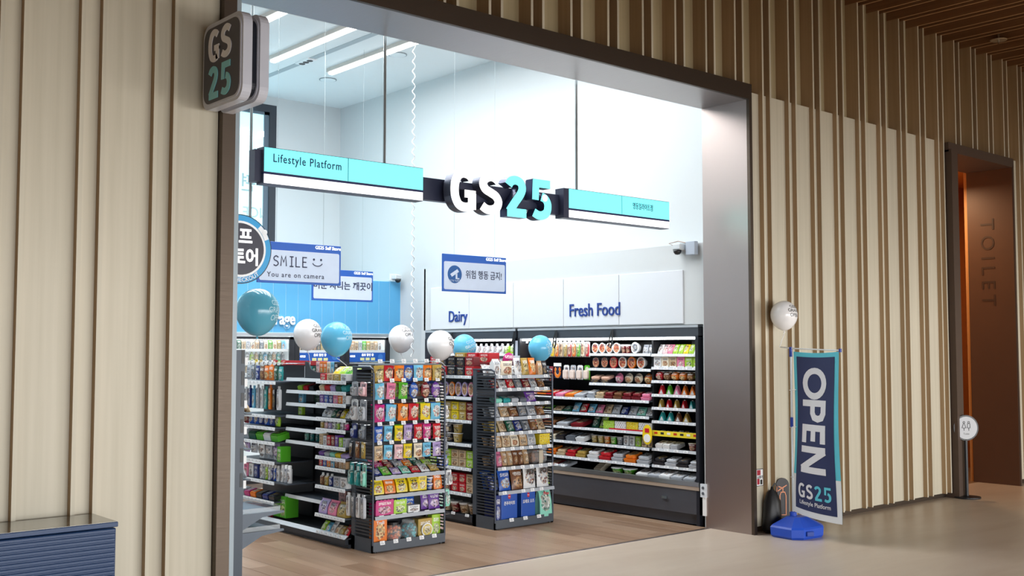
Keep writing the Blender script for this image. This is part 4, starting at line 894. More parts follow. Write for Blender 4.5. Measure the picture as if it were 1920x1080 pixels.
c('pouch', ['purple'], 1.118, 0.13, 0.10, 0.05, 'bun bag', 'bun_bag', 'bread', 'on third shelf', u0=0.42, u1=0.6, start=4, tilt=25)
c('pouch', ['silver', 'kraft', 'brown', 'grey', 'silver', 'brown'], 0.99, 0.12, 0.095, 0.05, 'bun bag', 'bun_bag', 'bread', 'on fourth shelf', tilt=28, jit=0.2)
c('pouch', ['gold', 'beige', 'dark green', 'navy', 'grey', 'brown', 'beige'], 0.857, 0.11, 0.10, 0.05, 'bread bag', 'bread_bag', 'bread', 'on fifth shelf', tilt=28, jit=0.2)
c('gusset', ['kraft', 'beige', 'cream', 'kraft', 'silver'], 0.72, 0.095, 0.11, 0.06, 'cookie bag', 'cookie_bag', 'snack', 'on sixth shelf', u1=0.54, jit=0.15)
c('carton', ['yellow'], 0.72, 0.13, 0.10, 0.07, 'cake box', 'cake_box', 'box', 'on sixth shelf', u0=0.545, start=5, mode='dots', d=0.05)
c('pouch', ['black', 'pink', 'kraft', 'kraft', 'brown', 'brown', 'kraft'], 0.549, 0.075, 0.13, 0.06, 'cookie stick bag', 'cookie_bag', 'snack', 'on seventh shelf', u1=0.48, tilt=14)
dn = thing('doughnut_pack', 'clear pack of brown doughnuts with a pale paper band', 'bread', (6.21 + 0.58, 7.45, 0.552))
for k in range(3):
    MB().tube([(-0.06 + 0.055 * k + 0.0, 0.03 * math.cos(R(a)), 0.05 + 0.03 * math.sin(R(a))) for a in range(0, 360, 30)], 0.02, 7, closed=True).build('doughnut', plain('#9c6239', 0.6), dn, smooth=True)
MB().cbox(-0.095, 0.095, -0.06, 0.06, 0, 0.115, 0.02).build('film', M_FILM, dn)
MB().box(-0.025, 0.025, -0.064, -0.062, 0, 0.118).box(-0.025, 0.025, -0.064, 0.05, 0.116, 0.12).build('band', plain('#cfc4b0', 0.5), dn)
c('pouch', ['navy', 'blue', 'blue'], 0.335, 0.12, 0.15, 0.06, 'snack bag', 'snack_bag', 'snack', 'leaning at left of eighth shelf', u0=-0.0, u1=0.2, tilt=22)
c('pouch', ['blue', 'brown'], 0.335, 0.15, 0.185, 0.07, 'snack bag', 'snack_bag', 'snack', 'on eighth shelf', u0=0.06, u1=0.36, d=0.02, tilt=12, start=3)
for i, (u, cc_) in enumerate(((0.42, 'mint'), (0.585, 'mint'))):
    Cc.put('pouch', 'white', u, 0.01, 0.337, 0.15, 0.20, 0.07, 'popcorn bag', 'on eighth shelf', 5 + i, name='popcorn_bag', cat_='snack', tilt=4, text=('POP', 0.062, 0.03, 0.74), tcol=M_DK2)
c('pouch', ['lime'], 0.335, 0.09, 0.13, 0.06, 'snack bag', 'snack_bag', 'snack', 'on eighth shelf', u0=0.64, u1=0.75, start=7, tilt=12)
for z, cols, rw in ((1.366, ['white', 'cream', 'kraft', 'white', 'cream', 'kraft'], 'behind top shelf'), (1.25, ['grey', 'maroon', 'brown', 'silver', 'red'], 'behind second shelf'), (0.99, ['silver', 'grey', 'kraft', 'brown', 'silver'], 'behind fourth shelf'),
                    (0.857, ['gold', 'gold', 'kraft', 'grey', 'brown'], 'behind fifth shelf'), (0.72, ['kraft', 'kraft', 'beige', 'cream', 'beige'], 'behind sixth shelf'), (0.549, ['kraft', 'brown', 'brown', 'kraft', 'brown'], 'behind seventh shelf'), (0.335, ['blue', 'navy', 'blue', 'brown', 'white'], 'behind eighth shelf')):
    c('pouch', cols, z, 0.12, 0.10 if z != 0.335 else 0.16, 0.05, 'snack bag', 'snack_bag', 'snack', rw, d=0.19, tilt=24, jit=0.25)
M_PRED = plain('#c81e34', 0.4)
for i, (u, w, h, tx) in enumerate(((0.185, 0.19, 0.25, '콘푸라이트'), (0.415, 0.17, 0.245, '오레오 오즈'))):
    o = Cc.put('carton', 'blue', u, 0.05, 0.064, w, h, 0.06, 'cereal box', 'on bottom deck', i, name='cereal_box', cat_='box', text=(tx, 0.036, 0.02, 0.62, 0.8), mode='top', lab=['blue cereal box with a figure', 'blue cereal box with white rings'][i])
    MB().lathe([(0.09, -0.515), (0.09, -0.50)], (0, 0, 0.86), 16, 'Y').build('red_badge', M_PRED, o)
    mm = text_mesh('Post', 0.012, 0.01).copy(); mm.materials.clear(); mm.materials.append(M_LW2); q = link('lettering', mm, o, (0, -0.52, 0.86)); q.scale = (0.075, 0.2, 0.06)
    if i == 0: Cc.put('carton', 'navy', 0.045, 0.09, 0.064, 0.06, 0.24, 0.16, 'cereal box', 'at left of bottom deck', 0, name='cereal_box', cat_='box')
Cc.put('gusset', 'mint', 0.61, 0.03, 0.064, 0.15, 0.265, 0.08, 'granola bag', 'on bottom deck', 2, name='granola_bag', cat_='snack', lab='pale mint and green granola bag', text=('Post', 0.04, 0.02, 0.8), tcol=M_PRED)
# ---- second aisle run
Z2 = (1.36, 1.165, 0.95, 0.735, 0.517, 0.285)
r2 = run('long dark shelving run of noodles between the two end racks', 6.2, 9.7, 2.02, 0.72, 1.40, [(0.8, 2.02, Z2, 0.0, '#cfd4da')])
for z in Z2 + (0.10,): tags(r2, 1.3, 2.02, -0.0135, z - 0.022, 7, 0.055, 0.024, skip=0.2)
D = Rack(6.2, 9.7, R(-90), 'on the noodle run', 'noodle packs on the second run')
def d_(kind, cols, z, w, h, dep, noun, nm, row, d=0.06, u0=1.35, u1=2.02, cat_='noodles', **kw): D.row(kind, cols, u0, u1, d, z + 0.002, w, h, dep, noun, row, name=nm, cat_=cat_, **kw)
for k in (0, 1): d_('carton', ['red', 'red', 'black', 'black', 'red'] if k == 0 else ['red', 'black', 'black', 'black', 'maroon'], 1.36 + 0.088 * k, 0.125, 0.085, 0.08, 'noodle box', 'noodle_box', ['in lower layer on top', 'in upper layer on top'][k])
d_('carton', ['red', 'red', 'maroon'], 1.402, 0.15, 0.075, 0.14, 'ramen multipack', 'ramen_multipack', 'lower on centre deck', u0=1.45, u1=2.0, d=0.3); d_('carton', ['gold', 'red', 'red'], 1.48, 0.15, 0.09, 0.13, 'ramen multipack', 'ramen_multipack', 'upper on centre deck', u0=1.45, u1=2.0, d=0.3)
d_('round_dish', ['cream', 'lilac', 'lilac', 'orange', 'lilac', 'lilac', 'pink'], 1.165, 0.095, 0.135, 0.07, 'oval noodle bowl', 'noodle_bowl', 'standing on sixth shelf', m2=printed(*PAL['cream'], 'box'))
for k in (0, 1): d_('carton', ['gold', 'yellow', 'gold', 'yellow', 'gold', 'maroon'], 0.95 + 0.084 * k, 0.105, 0.08, 0.08, 'noodle box', 'noodle_box', ['low on fifth shelf', 'high on fifth shelf'][k])
for k in (0, 1): d_('cup', ['black', 'gold', 'black', 'gold', None, None], 0.735 + 0.088 * k, 0.1, 0.085, 0.1, 'cup noodle', 'cup_noodle', ['low on fourth shelf', 'high on fourth shelf'][k])
for k in (0, 1): d_('carton', ['lime', 'beige', 'lime', 'beige', 'beige', 'lime'], 0.517 + 0.078 * k, 0.1, 0.074, 0.08, 'noodle box', 'noodle_box', ['low on third shelf', 'high on third shelf'][k])
for k in (0, 1): d_('carton', ['red', 'red', 'maroon', 'red', 'red', 'beige'], 0.285 + 0.088 * k, 0.1, 0.084, 0.08, 'noodle box', 'noodle_box', ['low on second shelf', 'high on second shelf'][k])
d_('bowl', ['maroon', 'beige', 'maroon', 'beige', 'beige'], 0.085, 0.12, 0.10, 0.12, 'bowl noodle', 'bowl_noodle', 'on bottom deck', d=0.09)
T2 = Rack(6.2, 7.66, 0, 'on top deck of noodle run', 'bags standing on top of the second run')
T2.put('round_pouch', 'magenta', 0.50, 0.08, 1.405, 0.16, 0.17, 0.09, 'snack bag', 'at front', 0, name='snack_bag', cat_='snack'); T2.put('pouch', 'silver', 0.60, 0.10, 1.405, 0.12, 0.14, 0.07, 'clear bag', 'at front', 1, name='clear_bag', cat_='bag')

# ---- left foreground rack
g0 = thing('foreground_rack', 'dark slotted rack with empty lower shelves just inside the left jamb', 'rack', (3.60, 6.45, 0), R(90))
MB().box(0, 0.04, 0.30, 0.72, 0, 1.6).build('end_panel', plain('#3f4a58', 0.4), g0)
MB().box(0.04, 1.7, 0.36, 0.38, 0.06, 1.58).build('back_panel', M_DARK, g0)
MB().box(0.0, 1.7, 0.28, 0.72, 0, 0.06).build('base', M_GREY, g0)
for z in (0.53, 0.41):
    MB().box(0.02, 1.7, 0.02, 0.36, z - 0.01, z).build('shelf', plain('#6a7684', 0.35), g0)
    MB().prism([(0.0, z - 0.012), (0.02, z - 0.014), (0.16, z - 0.03), (0.30, z - 0.1), (0.30, z + 0.0), (0.0, z)], 0.0, 0.02, 'X').build('bracket', plain('#5a6674', 0.4), g0)
    MB().box(0.02, 1.7, 0.018, 0.022, z, z + 0.035).box(0.018, 0.022, 0.02, 0.3, z, z + 0.03).build('clear_fence', clear('#dfe6ea', 0.3), g0)
for z in (1.42, 1.18, 0.95, 0.75):
    MB().box(0.05, 1.7, 0.22, 0.36, z - 0.01, z).build('shelf', M_GREY, g0)
for z in (1.50, 1.36, 1.22, 1.05, 0.86, 0.70):
    MB().box(0.0, 0.006, 0.28, 0.30, z, z + 0.05).build('tag_holder', M_TAG, g0); MB().box(-0.002, 0.002, 0.305, 0.325, z + 0.01, z + 0.10).build('slot', M_BLACK, g0)
G0 = Rack(3.60, 6.45, R(90), 'on the rack inside left jamb', 'snacks on the rack just inside the left jamb')
G0.row('pouch', ['beige', 'kraft', 'beige'], 0.06, 0.40, 0.22, 1.19, 0.1, 0.09, 0.05, 'nut bag', 'on upper shelf', tilt=35, name='nut_bag', cat_='snack')
G0.row('pouch', ['silver', 'grey', 'brown'], 0.06, 0.40, 0.26, 1.43, 0.1, 0.10, 0.05, 'snack bag', 'on top shelf', tilt=20, name='snack_bag', cat_='snack')
G0.row('pouch', ['white', 'green', 'silver'], 0.06, 0.40, 0.25, 0.96, 0.1, 0.09, 0.05, 'snack bag', 'on third shelf', tilt=30, name='snack_bag', cat_='snack')
G0.row('pouch', ['silver', 'cream', 'white'], 0.06, 0.40, 0.24, 0.76, 0.1, 0.09, 0.05, 'snack bag', 'on fourth shelf', tilt=30, name='snack_bag', cat_='snack')

# ================================================================== CHILLED WALL
def chiller(label, oy, length, shelves, where, dep=0.8):
    t = thing('open_chiller', label, 'fridge', (7.75, oy, 0), R(-90), 'open front chillers along the right wall')
    MB().box(0, length, dep - 0.06, dep - 0.01, 0.1, 1.82).build('back_panel', M_BLACK, t)
    MB().box(0, length, 0.0, dep - 0.02, 1.725, 1.815).build('canopy', plain('#3d424a', 0.35), t)
    MB().prism([(0.0, 1.72), (0.30, 1.70), (0.30, 1.725), (0.0, 1.726)], 0, length, 'X').box(0, length, -0.006, 0, 1.808, 1.83).build('canopy_trim', plain('#aeb6bd', 0.3), t)
    MB().cbox(0.03, length - 0.03, 0.03, 0.06, 1.698, 1.718, 0.005).build('lamp', plain('#ffffff', 0.3, em=14), t)
    for a in (0.0, length - 0.035): MB().box(a, a + 0.035, -0.004, dep - 0.02, 0.0, 1.73).build('side_panel', plain('#20232c', 0.35), t)
    MB().box(0, length, 0.0, 0.08, 0.10, 0.315).box(0, length, 0.05, 0.10, 0.0, 0.10).build('kick_panel', plain('#4a4b52', 0.35), t)
    MB().box(0.0, length, -0.014, 0.03, 0.352, 0.392).build('bumper', M_ALU, t)
    MB().box(0.0, length, -0.010, 0.02, 0.318, 0.350).build('lower_bumper', plain('#c9b6a4', 0.35, 0.4), t)
    MB().box(0.035, length - 0.035, 0.03, dep - 0.06, 0.33, 0.372 if False else 0.366).build('deck', plain('#30343b', 0.4), t)
    for (u0, u1, z, yo) in shelves:
        shelf_part(t, u0, u1, yo, dep - 0.06, z, '#c9ced4', railh=0.024)
        tags(t, u0 + 0.01, u1 - 0.01, yo - 0.0135, z - 0.021, max(3, int((u1 - u0) / 0.12)), 0.055, 0.022, skip=0.15)
    return t
ZR = (1.56, 1.434, 1.305, 1.174, 1.049, 0.92, 0.657, 0.50); ZL = (1.563, 1.413, 1.264); ZX = (1.108, 0.955, 0.805, 0.655, 0.495)
sh = [(1.845, 2.455, z, 0.10) for z in ZR] + [(1.0, 1.835, z, 0.10) for z in ZL] + [(0.05, 1.835, z, 0.07) for z in ZX]
ch = chiller('large open chiller of fresh food under the Fresh Food lettering', 8.80, 2.50, sh, '')
MB().box(1.83, 1.85, 0.12, 0.70, 0.38, 1.69).build('divider', M_BLACK, ch)
tags(ch, 0.05, 0.75, 0.0, 0.395, 7, 0.055, 0.022)
for u in (0.62, 1.43):
    MB().tube([(u, -0.02, 1.80), (u - 0.02, -0.03, 1.72), (u - 0.035, -0.03, 1.64), (u - 0.01, -0.03, 1.62), (u + 0.01, -0.03, 1.66), (u + 0.012, -0.02, 1.80)], 0.009, 6).build('cover_handle', M_BLACK, ch)
MB().box(2.06, 2.12, -0.02, 0, 0.21, 0.235).build('latch', M_CHROME, ch)
F = Rack(7.75, 8.80, R(-90), 'of fresh food chiller', 'chilled food in the large open chiller')
def f_(kind, cols, u0, u1, z, w, h, dep, noun, nm, row=None, d=0.16, cat_='food', **kw): F.row(kind, cols, u0, u1, d, z + 0.001, w, h, dep, noun, row, name=nm, cat_=cat_, **kw)
f_('pouch', ['white', 'pale pink', 'pink', 'lime', 'lime', 'yellow', 'lime', 'white', 'white'], 1.86, 2.44, 1.56, 0.075, 0.105, 0.05, 'noodle pack', 'noodle_pack', 'on short top shelf', tilt=30, mode='box')
f_('sandwich_wedge', ['white', 'cream', 'beige', 'pink', 'lime', 'lime'], 1.86, 2.44, 1.434, 0.105, 0.10, 0.10, 'sandwich', 'sandwich', 'on short second shelf')
f_('wrapped_bun', ['red', 'brown', 'orange', 'orange', 'brown', 'green'], 1.86, 2.44, 1.305, 0.09, 0.085, 0.08, 'wrapped burger', 'burger', 'on short third shelf')
f_('rice_triangle', ['red', 'green', 'pink', 'orange', 'orange', 'red'], 1.88, 2.45, 1.174, 0.075, 0.095, 0.04, 'rice triangle', 'rice_triangle', mode='solid', row='on short fourth shelf', m2=M_HDR)
f_('rice_triangle', ['gold', 'red', 'gold', 'red', 'teal', 'white'], 1.87, 2.44, 1.049, 0.05, 0.08, 0.05, 'rice triangle', 'rice_triangle', mode='solid', row='on short fifth shelf')
f_('rice_triangle', ['teal', 'teal', 'brown', 'gold'], 1.88, 2.28, 0.92, 0.08, 0.09, 0.04, 'rice triangle', 'rice_triangle', mode='solid', row='on short sixth shelf'); f_('rice_triangle', ['red'], 2.34, 2.44, 0.92, 0.08, 0.09, 0.04, 'rice triangle', 'rice_triangle', mode='solid', row='on short sixth shelf', start=4)
yt = thing('promotion_tray', 'long yellow printed tray of wrapped rolls in the chiller', 'tray', (7.75, 8.80, 0), R(-90))
MB().box(1.84, 2.45, 0.09, 0.097, 0.782, 0.828).box(1.84, 2.45, 0.09, 0.30, 0.776, 0.782).build('tray', plain('#f0dc3c', 0.4), yt)
for k in range(7): MB().box(1.88 + 0.08 * k, 1.92 + 0.08 * k, 0.0885, 0.09, 0.795, 0.815).build('print_mark', plain(['#c8321e', '#2b2b2b', '#f4f4ee'][k % 3], 0.4), yt)
f_('round_pouch', ['white', 'cream', 'white', 'white', 'cream', 'white', 'white', 'white'], 1.88, 2.45, 0.79, 0.078, 0.06, 0.05, 'wrapped roll', 'wrapped_roll', 'in yellow tray', tilt=50, jit=0.3, mode='box')
ys_ = thing('round_shelf_sign', 'yellow and red upright oval sign at the left end of the yellow tray', 'sign', (7.75 + 0.06, 6.98, 0.715), R(-90))
MB().lathe([(0.5, -0.006), (0.5, 0.0)], (0, 0, 0), 24, 'Y', sx=0.12, sy=0.19).build('board', plain('#f2d51f', 0.4), ys_, loc=(0, 0, 0.07)); MB().lathe([(0.5, -0.01), (0.5, -0.006)], (0, 0, 0), 20, 'Y', sx=0.085, sy=0.08).build('bowl_picture', M_HDR, ys_, loc=(0, 0, 0.035)); MB().box(-0.025, 0.025, -0.011, -0.006, 0.09, 0.13).build('red_mark', M_PRED, ys_)
f_('flat_pack', ['white', 'white', 'silver'], 1.88, 2.16, 0.657, 0.09, 0.045, 0.12, 'flat pack', 'flat_pack', 'on short seventh shelf', mode='top'); f_('cup', ['maroon'], 2.24, 2.36, 0.657, 0.10, 0.07, 0.09, 'food cup', 'food_cup', 'on short seventh shelf', start=3)
f_('food_tray', ['black', 'silver', 'black', 'silver'], 1.86, 2.44, 0.50, 0.14, 0.06, 0.14, 'meal tray', 'meal_tray', 'on short eighth shelf', mode='top')
f_('flat_pack', ['white', 'silver', 'white', 'silver', 'silver'], 1.66, 2.40, 0.366, 0.14, 0.045, 0.16, 'flat pack', 'flat_pack', 'at right of bottom deck', mode='top', jit=0.3, d=0.14)
M_DSH = printed('#e9a27c', '#c8503c', '#f1d9a8', 'box')
f_('round_dish', ['white', 'white', 'white', 'white'], 1.0, 1.40, 1.563, 0.098, 0.108, 0.07, 'round dish', 'round_dish', 'on long top shelf', mode='box', m2=M_DSH); f_('bowl', ['maroon', 'maroon'], 1.40, 1.52, 1.563, 0.06, 0.09, 0.08, 'bowl', 'bowl', 'on long top shelf', start=4); f_('round_dish', ['white'], 1.54, 1.66, 1.563, 0.1, 0.112, 0.07, 'round dish', 'round_dish', 'on long top shelf', mode='box', start=6, m2=printed('#d9dce0', '#8f979f', '#f0f1f2', 'box')); f_('pouch', ['silver', 'silver'], 1.67, 1.82, 1.563, 0.07, 0.09, 0.05, 'clear pack', 'clear_pack', 'on long top shelf', start=7, tilt=15)
f_('round_dish', ['black', 'black', 'red', 'white', 'orange', 'white'], 1.0, 1.74, 1.413, 0.105, 0.118, 0.07, 'round dish', 'round_dish', 'on long second shelf', mode='box', m2=M_DSH)
f_('food_tray', ['black', 'black'], 1.0, 1.28, 1.264, 0.13, 0.06, 0.12, 'meat tray', 'meat_tray', 'on long third shelf', m2=plain('#e6b9a4', 0.3)); f_('round_pouch', ['pink', 'cream', 'cream', 'orange'], 1.29, 1.81, 1.264, 0.11, 0.105, 0.07, 'dome meal pack', 'meal_pack', 'on long third shelf', start=2, tilt=8)
f_('food_tray', ['silver', 'beige', 'maroon', 'brown', 'maroon', 'maroon', 'pink'], 0.95, 1.82, 1.108, 0.115, 0.06, 0.12, 'salad tray', 'salad_tray', 'at right of shelf four', mode='top'); f_('flat_pack', ['pale pink', 'orange', 'red', 'pink', 'orange', 'silver'], 0.07, 0.93, 1.108, 0.13, 0.035, 0.16, 'meat pack', 'meat_pack', 'at left of shelf four', mode='top', jit=0.2)
f_('pouch', ['yellow', 'green', 'beige', 'dark green'], 0.07, 0.66, 0.955, 0.14, 0.10, 0.04, 'vegetable bag', 'vegetable_bag', 'at left of shelf five', tilt=60, jit=0.2); f_('pouch', ['sky blue', 'red', 'sky blue', 'pink', 'beige', 'silver', 'navy', 'silver', 'mint', 'white'], 0.67, 1.82, 0.955, 0.11, 0.095, 0.05, 'dumpling bag', 'dumpling_bag', 'at right of shelf five', tilt=28, jit=0.2)
f_('flat_pack', ['red', 'brown', 'silver', 'maroon'], 0.10, 0.95, 0.805, 0.17, 0.035, 0.2, 'meat pack', 'meat_pack', 'at left of shelf six', mode='top', jit=0.2); f_('pouch', ['dark green', 'lime'], 0.96, 1.18, 0.805, 0.1, 0.13, 0.05, 'salad bag', 'salad_bag', 'midway on shelf six', tilt=22); f_('carton', ['lime', 'white', 'yellow', 'white'], 1.19, 1.83, 0.805, 0.15, 0.085, 0.10, 'fruit box', 'fruit_box', 'at right of shelf six', mode='dots', d=0.14)
MB().box(1.30, 1.83, 0.066, 0.07, 0.805, 0.822).build('red_strip', M_PRED, ch)
f_('flat_pack', ['silver', 'pink', 'cream', 'black', 'grey', 'white'], 0.07, 0.95, 0.655, 0.13, 0.045, 0.16, 'meat pack', 'meat_pack', 'at left of shelf seven', mode='top', jit=0.4); f_('cup', ['gold', 'gold', 'orange', 'green', 'grey'], 0.97, 1.42, 0.655, 0.085, 0.075, 0.085, 'fruit cup', 'fruit_cup', 'midway on shelf seven'); f_('slim_box', ['white', 'white', 'lime', 'beige', 'beige'], 1.43, 1.83, 0.655, 0.06, 0.095, 0.06, 'small box', 'small_box', 'at right of shelf seven')
f_('food_tray', ['maroon', 'silver', 'orange', 'beige', 'red', 'gold'], 0.07, 0.95, 0.495, 0.13, 0.06, 0.16, 'meat tray', 'meat_tray', 'at left of shelf eight', mode='top', jit=0.2); f_('food_tray', ['white', 'red', 'silver', 'orange', 'silver'], 0.97, 1.82, 0.495, 0.15, 0.07, 0.16, 'side dish tray', 'dish_tray', 'at right of shelf eight', mode='top')
f_('flat_pack', ['brown', 'silver', 'maroon', 'silver'], 0.07, 0.70, 0.366, 0.14, 0.03, 0.18, 'flat pack', 'flat_pack', 'at left of bottom deck', mode='top', d=0.14); f_('slim_box', ['cream'], 0.98, 1.12, 0.366, 0.10, 0.16, 0.05, 'dessert box', 'dessert_box', 'on bottom deck', tilt=60, mode='dots'); f_('bowl', ['green', 'green'], 1.26, 1.58, 0.366, 0.15, 0.065, 0.15, 'green bowl', 'bowl', 'on bottom deck', lab='round lidded green bowl')
# hook section at the left of the fresh chiller
for z, cols, h in ((1.695, ['orange', 'yellow', 'beige', 'yellow', 'orange', 'yellow', 'orange', 'beige', 'gold', 'red', 'orange', 'green', 'cream', 'red'], 0.16),):
    MB().box(0.05, 0.98, 0.42, 0.44, 1.685, 1.70).build('hook_bar', M_BLACK, ch)
    f_('long_sausage', cols, 0.06, 0.98, z - h - 0.01, 0.055, h, 0.035, 'sausage pack', 'sausage_pack', 'on upper hooks', d=0.12, mode='box', jit=0.0)
    tags(ch, 0.06, 0.98, 0.05, 1.672, 14, 0.035, 0.026)
f_('pouch', ['maroon', 'gold', 'silver', 'grey', 'maroon'], 0.06, 0.42, 1.27, 0.07, 0.15, 0.04, 'sausage pouch', 'sausage_pack', 'on left lower hooks', d=0.14, jit=0.1)
f_('ring_sausage', ['orange'], 0.44, 0.56, 1.30, 0.11, 0.16, 0.035, 'ring sausage pack', 'sausage_pack', 'on lower hooks', d=0.12, mode='top', m2=M_NAVY)
f_('hang_card', ['white', 'silver', 'white', 'green'], 0.57, 0.98, 1.29, 0.08, 0.15, 0.035, 'ham card', 'ham_pack', 'on lower hooks', d=0.12, start=1, mode='box', m2=plain('#e6d3c8', 0.4))
# second unit: dairy
ZD = (1.555, 1.41, 1.25, 1.08, 0.9)
ch2 = chiller('narrower open chiller of dairy behind the balloons, under the Dairy lettering', 10.50, 1.66, [(0.04, 1.62, z, 0.1) for z in ZD], '')
MB().tube([(0.55, -0.02, 1.80), (0.53, -0.03, 1.70), (0.53, -0.03, 1.64), (0.56, -0.03, 1.66), (0.565, -0.02, 1.80)], 0.008, 6).build('cover_handle', M_BLACK, ch2)
MB().tube([(1.66, -0.02, 1.80), (1.64, -0.03, 1.70), (1.64, -0.03, 1.66), (1.66, -0.03, 1.68), (1.67, -0.02, 1.80)], 0.008, 6).build('cover_handle', M_BLACK, ch2)
MB().box(1.66, 1.70, -0.006, 0.02, 0.3, 1.70).build('joint_post', plain('#c9cede', 0.4), ch2)
G = Rack(7.75, 10.50, R(-90), 'of dairy chiller', 'dairy drinks in the second chiller')
G.row('flat_bottle', ['white'] * 3 + ['pale pink', 'pink', 'maroon'] + ['white'] * 7 + ['lime', 'lime', 'white'], 0.08, 1.60, 0.15, 1.556, 0.08, 0.115, 0.07, 'dairy bottle', 'on top shelf', name='dairy_bottle', cat_='bottle', mode='box')
G.row('carton_milk', ['white', 'red', 'red', 'brown', 'red', 'pink', 'white', 'lime', 'white', 'lime', 'white'], 0.08, 1.60, 0.15, 1.411, 0.085, 0.12, 0.07, 'milk carton', 'on second shelf', name='milk_carton', cat_='carton')
G.row('cup', ['white', 'pink', 'white', 'yellow', 'white', 'sky blue', 'white', 'cream'], 0.08, 1.60, 0.16, 1.251, 0.09, 0.09, 0.09, 'yogurt cup', 'on third shelf', name='yogurt_cup', cat_='cup')
# outlet at the entrance end of the chiller
t = thing('power_outlet', 'white twin power outlet at the end of the chiller by the steel jamb', 'outlet', (7.735, 6.215, 0.33))
MB().box(-0.02, 0.0, -0.012, 0.05, -0.06, 0.06).build('case', plain('#dfe6ee', 0.4), t)
for z in (-0.025, 0.025): MB().lathe([(0.014, -0.024), (0.014, -0.02)], (0, 0.018, z), 12, 'X').build('socket', plain('#5b6068', 0.4), t)
MB().box(-0.014, 0, -0.005, 0.03, -0.225, -0.06).build('conduit', M_HDR, t)

# ================================================================== DRINK COOLERS
def cooler(label, x0, x1, poster, rows, seed):
    t = thing('drinks_cooler', label, 'fridge', (x0, 11.43, 0), 0, 'glass door drinks coolers in the back wall')
    w = x1 - x0
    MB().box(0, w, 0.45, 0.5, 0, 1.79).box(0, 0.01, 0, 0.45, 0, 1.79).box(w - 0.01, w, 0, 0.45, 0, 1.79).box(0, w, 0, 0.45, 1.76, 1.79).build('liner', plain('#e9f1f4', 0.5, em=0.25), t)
    MB().box(-0.03, w + 0.03, -0.03, 0.0, 1.765, 1.80).build('head_rail', M_ALU, t)
    MB().box(-0.03, 0.03, -0.02, 0.01, 0.05, 1.755).box(w - 0.03, w + 0.03, -0.02, 0.01, 0.05, 1.755).box(-0.03, w + 0.03, -0.02, 0.01, 1.725, 1.755).box(-0.03, w + 0.03, -0.02, 0.01, 0.05, 0.12).build('door_frame', plain('#22252c', 0.35), t)
    MB().box(0.03, w - 0.03, -0.006, -0.002, 0.12, 1.725).build('glass', clear('#e8f6f8', 0.07), t)
    for z in rows: MB().box(0.012, w - 0.012, 0.04, 0.44, z - 0.012, z).box(0.012, w - 0.012, 0.03, 0.042, z - 0.02, z + 0.012).build('shelf', plain('#f2f5f6', 0.4), t)
    MB().cbox(0.02, w - 0.02, 0.02, 0.04, 1.725, 1.745, 0.004).build('lamp', plain('#ffffff', 0.4, em=8), t)
    if poster:
        p = MB().box(0.035, w - 0.035, -0.012, -0.007, 1.45, 1.565).build('poster', plain('#1c5bb8', 0.4), t)
        lettering('음료 할인 중', M_LW, p, (w * 0.5, -0.0125, 1.535), 0.035, 0, 0.02, 0.01)
        for k in range(3): MB().box(w * 0.5 - 0.11 + 0.08 * k, w * 0.5 - 0.05 + 0.08 * k, -0.0135, -0.012, 1.468, 1.502).build('price_patch', plain('#e4e6a8', 0.4), p)
        MB().lathe([(0.038, -0.0135), (0.038, -0.012)], (w - 0.11, 0, 1.51), 18, 'Y').build('round_mark', plain('#3a78c8', 0.4), p)
        lettering('GS25', M_LW, p, (0.08, -0.0125, 1.52), 0.035, 0, 0.02, 0.01)
    return t
pals = ['gold', 'green', 'beige', 'white', 'brown', 'silver', 'teal', 'kraft', 'dark green', 'cream', 'grey', 'lime', 'black', 'sky blue']
rb = random.Random(3)
for nm, x0, x1, po, rows, whr in (('glass door cooler at the left, behind the toiletries run', 5.62, 6.45, False, (1.60, 1.465, 1.32), 'of left cooler'),
        ('glass door cooler behind the white and blue balloons', 6.52, 7.155, True, (1.585, 1.43), 'of middle cooler'), ('glass door cooler nearest the white corner wall', 7.225, 7.83, True, (1.585, 1.43), 'of right cooler')):
    cooler(nm, x0, x1, po, rows, 1)
    K = Rack(x0, 11.43, 0, whr, 'drinks behind the cooler glass'); w = x1 - x0
    for ri, z in enumerate(rows):
        n = int((w - 0.08) / 0.055)
        K.row(['carton_milk', 'bottle', 'flat_bottle'][ri] if po is False else ['slim_box', 'bottle'][ri % 2], [rb.choice(pals) for _ in range(n)], 0.04, w - 0.04, 0.09, z, 0.05, 0.118 if ri else 0.125, 0.05, ['drink carton', 'drink bottle', 'soft drink bottle'][ri] if not po else ['tall drink', 'drink bottle'][ri % 2], ['on upper shelf', 'on second shelf', 'on third shelf'][ri], name='drink', cat_='drink')

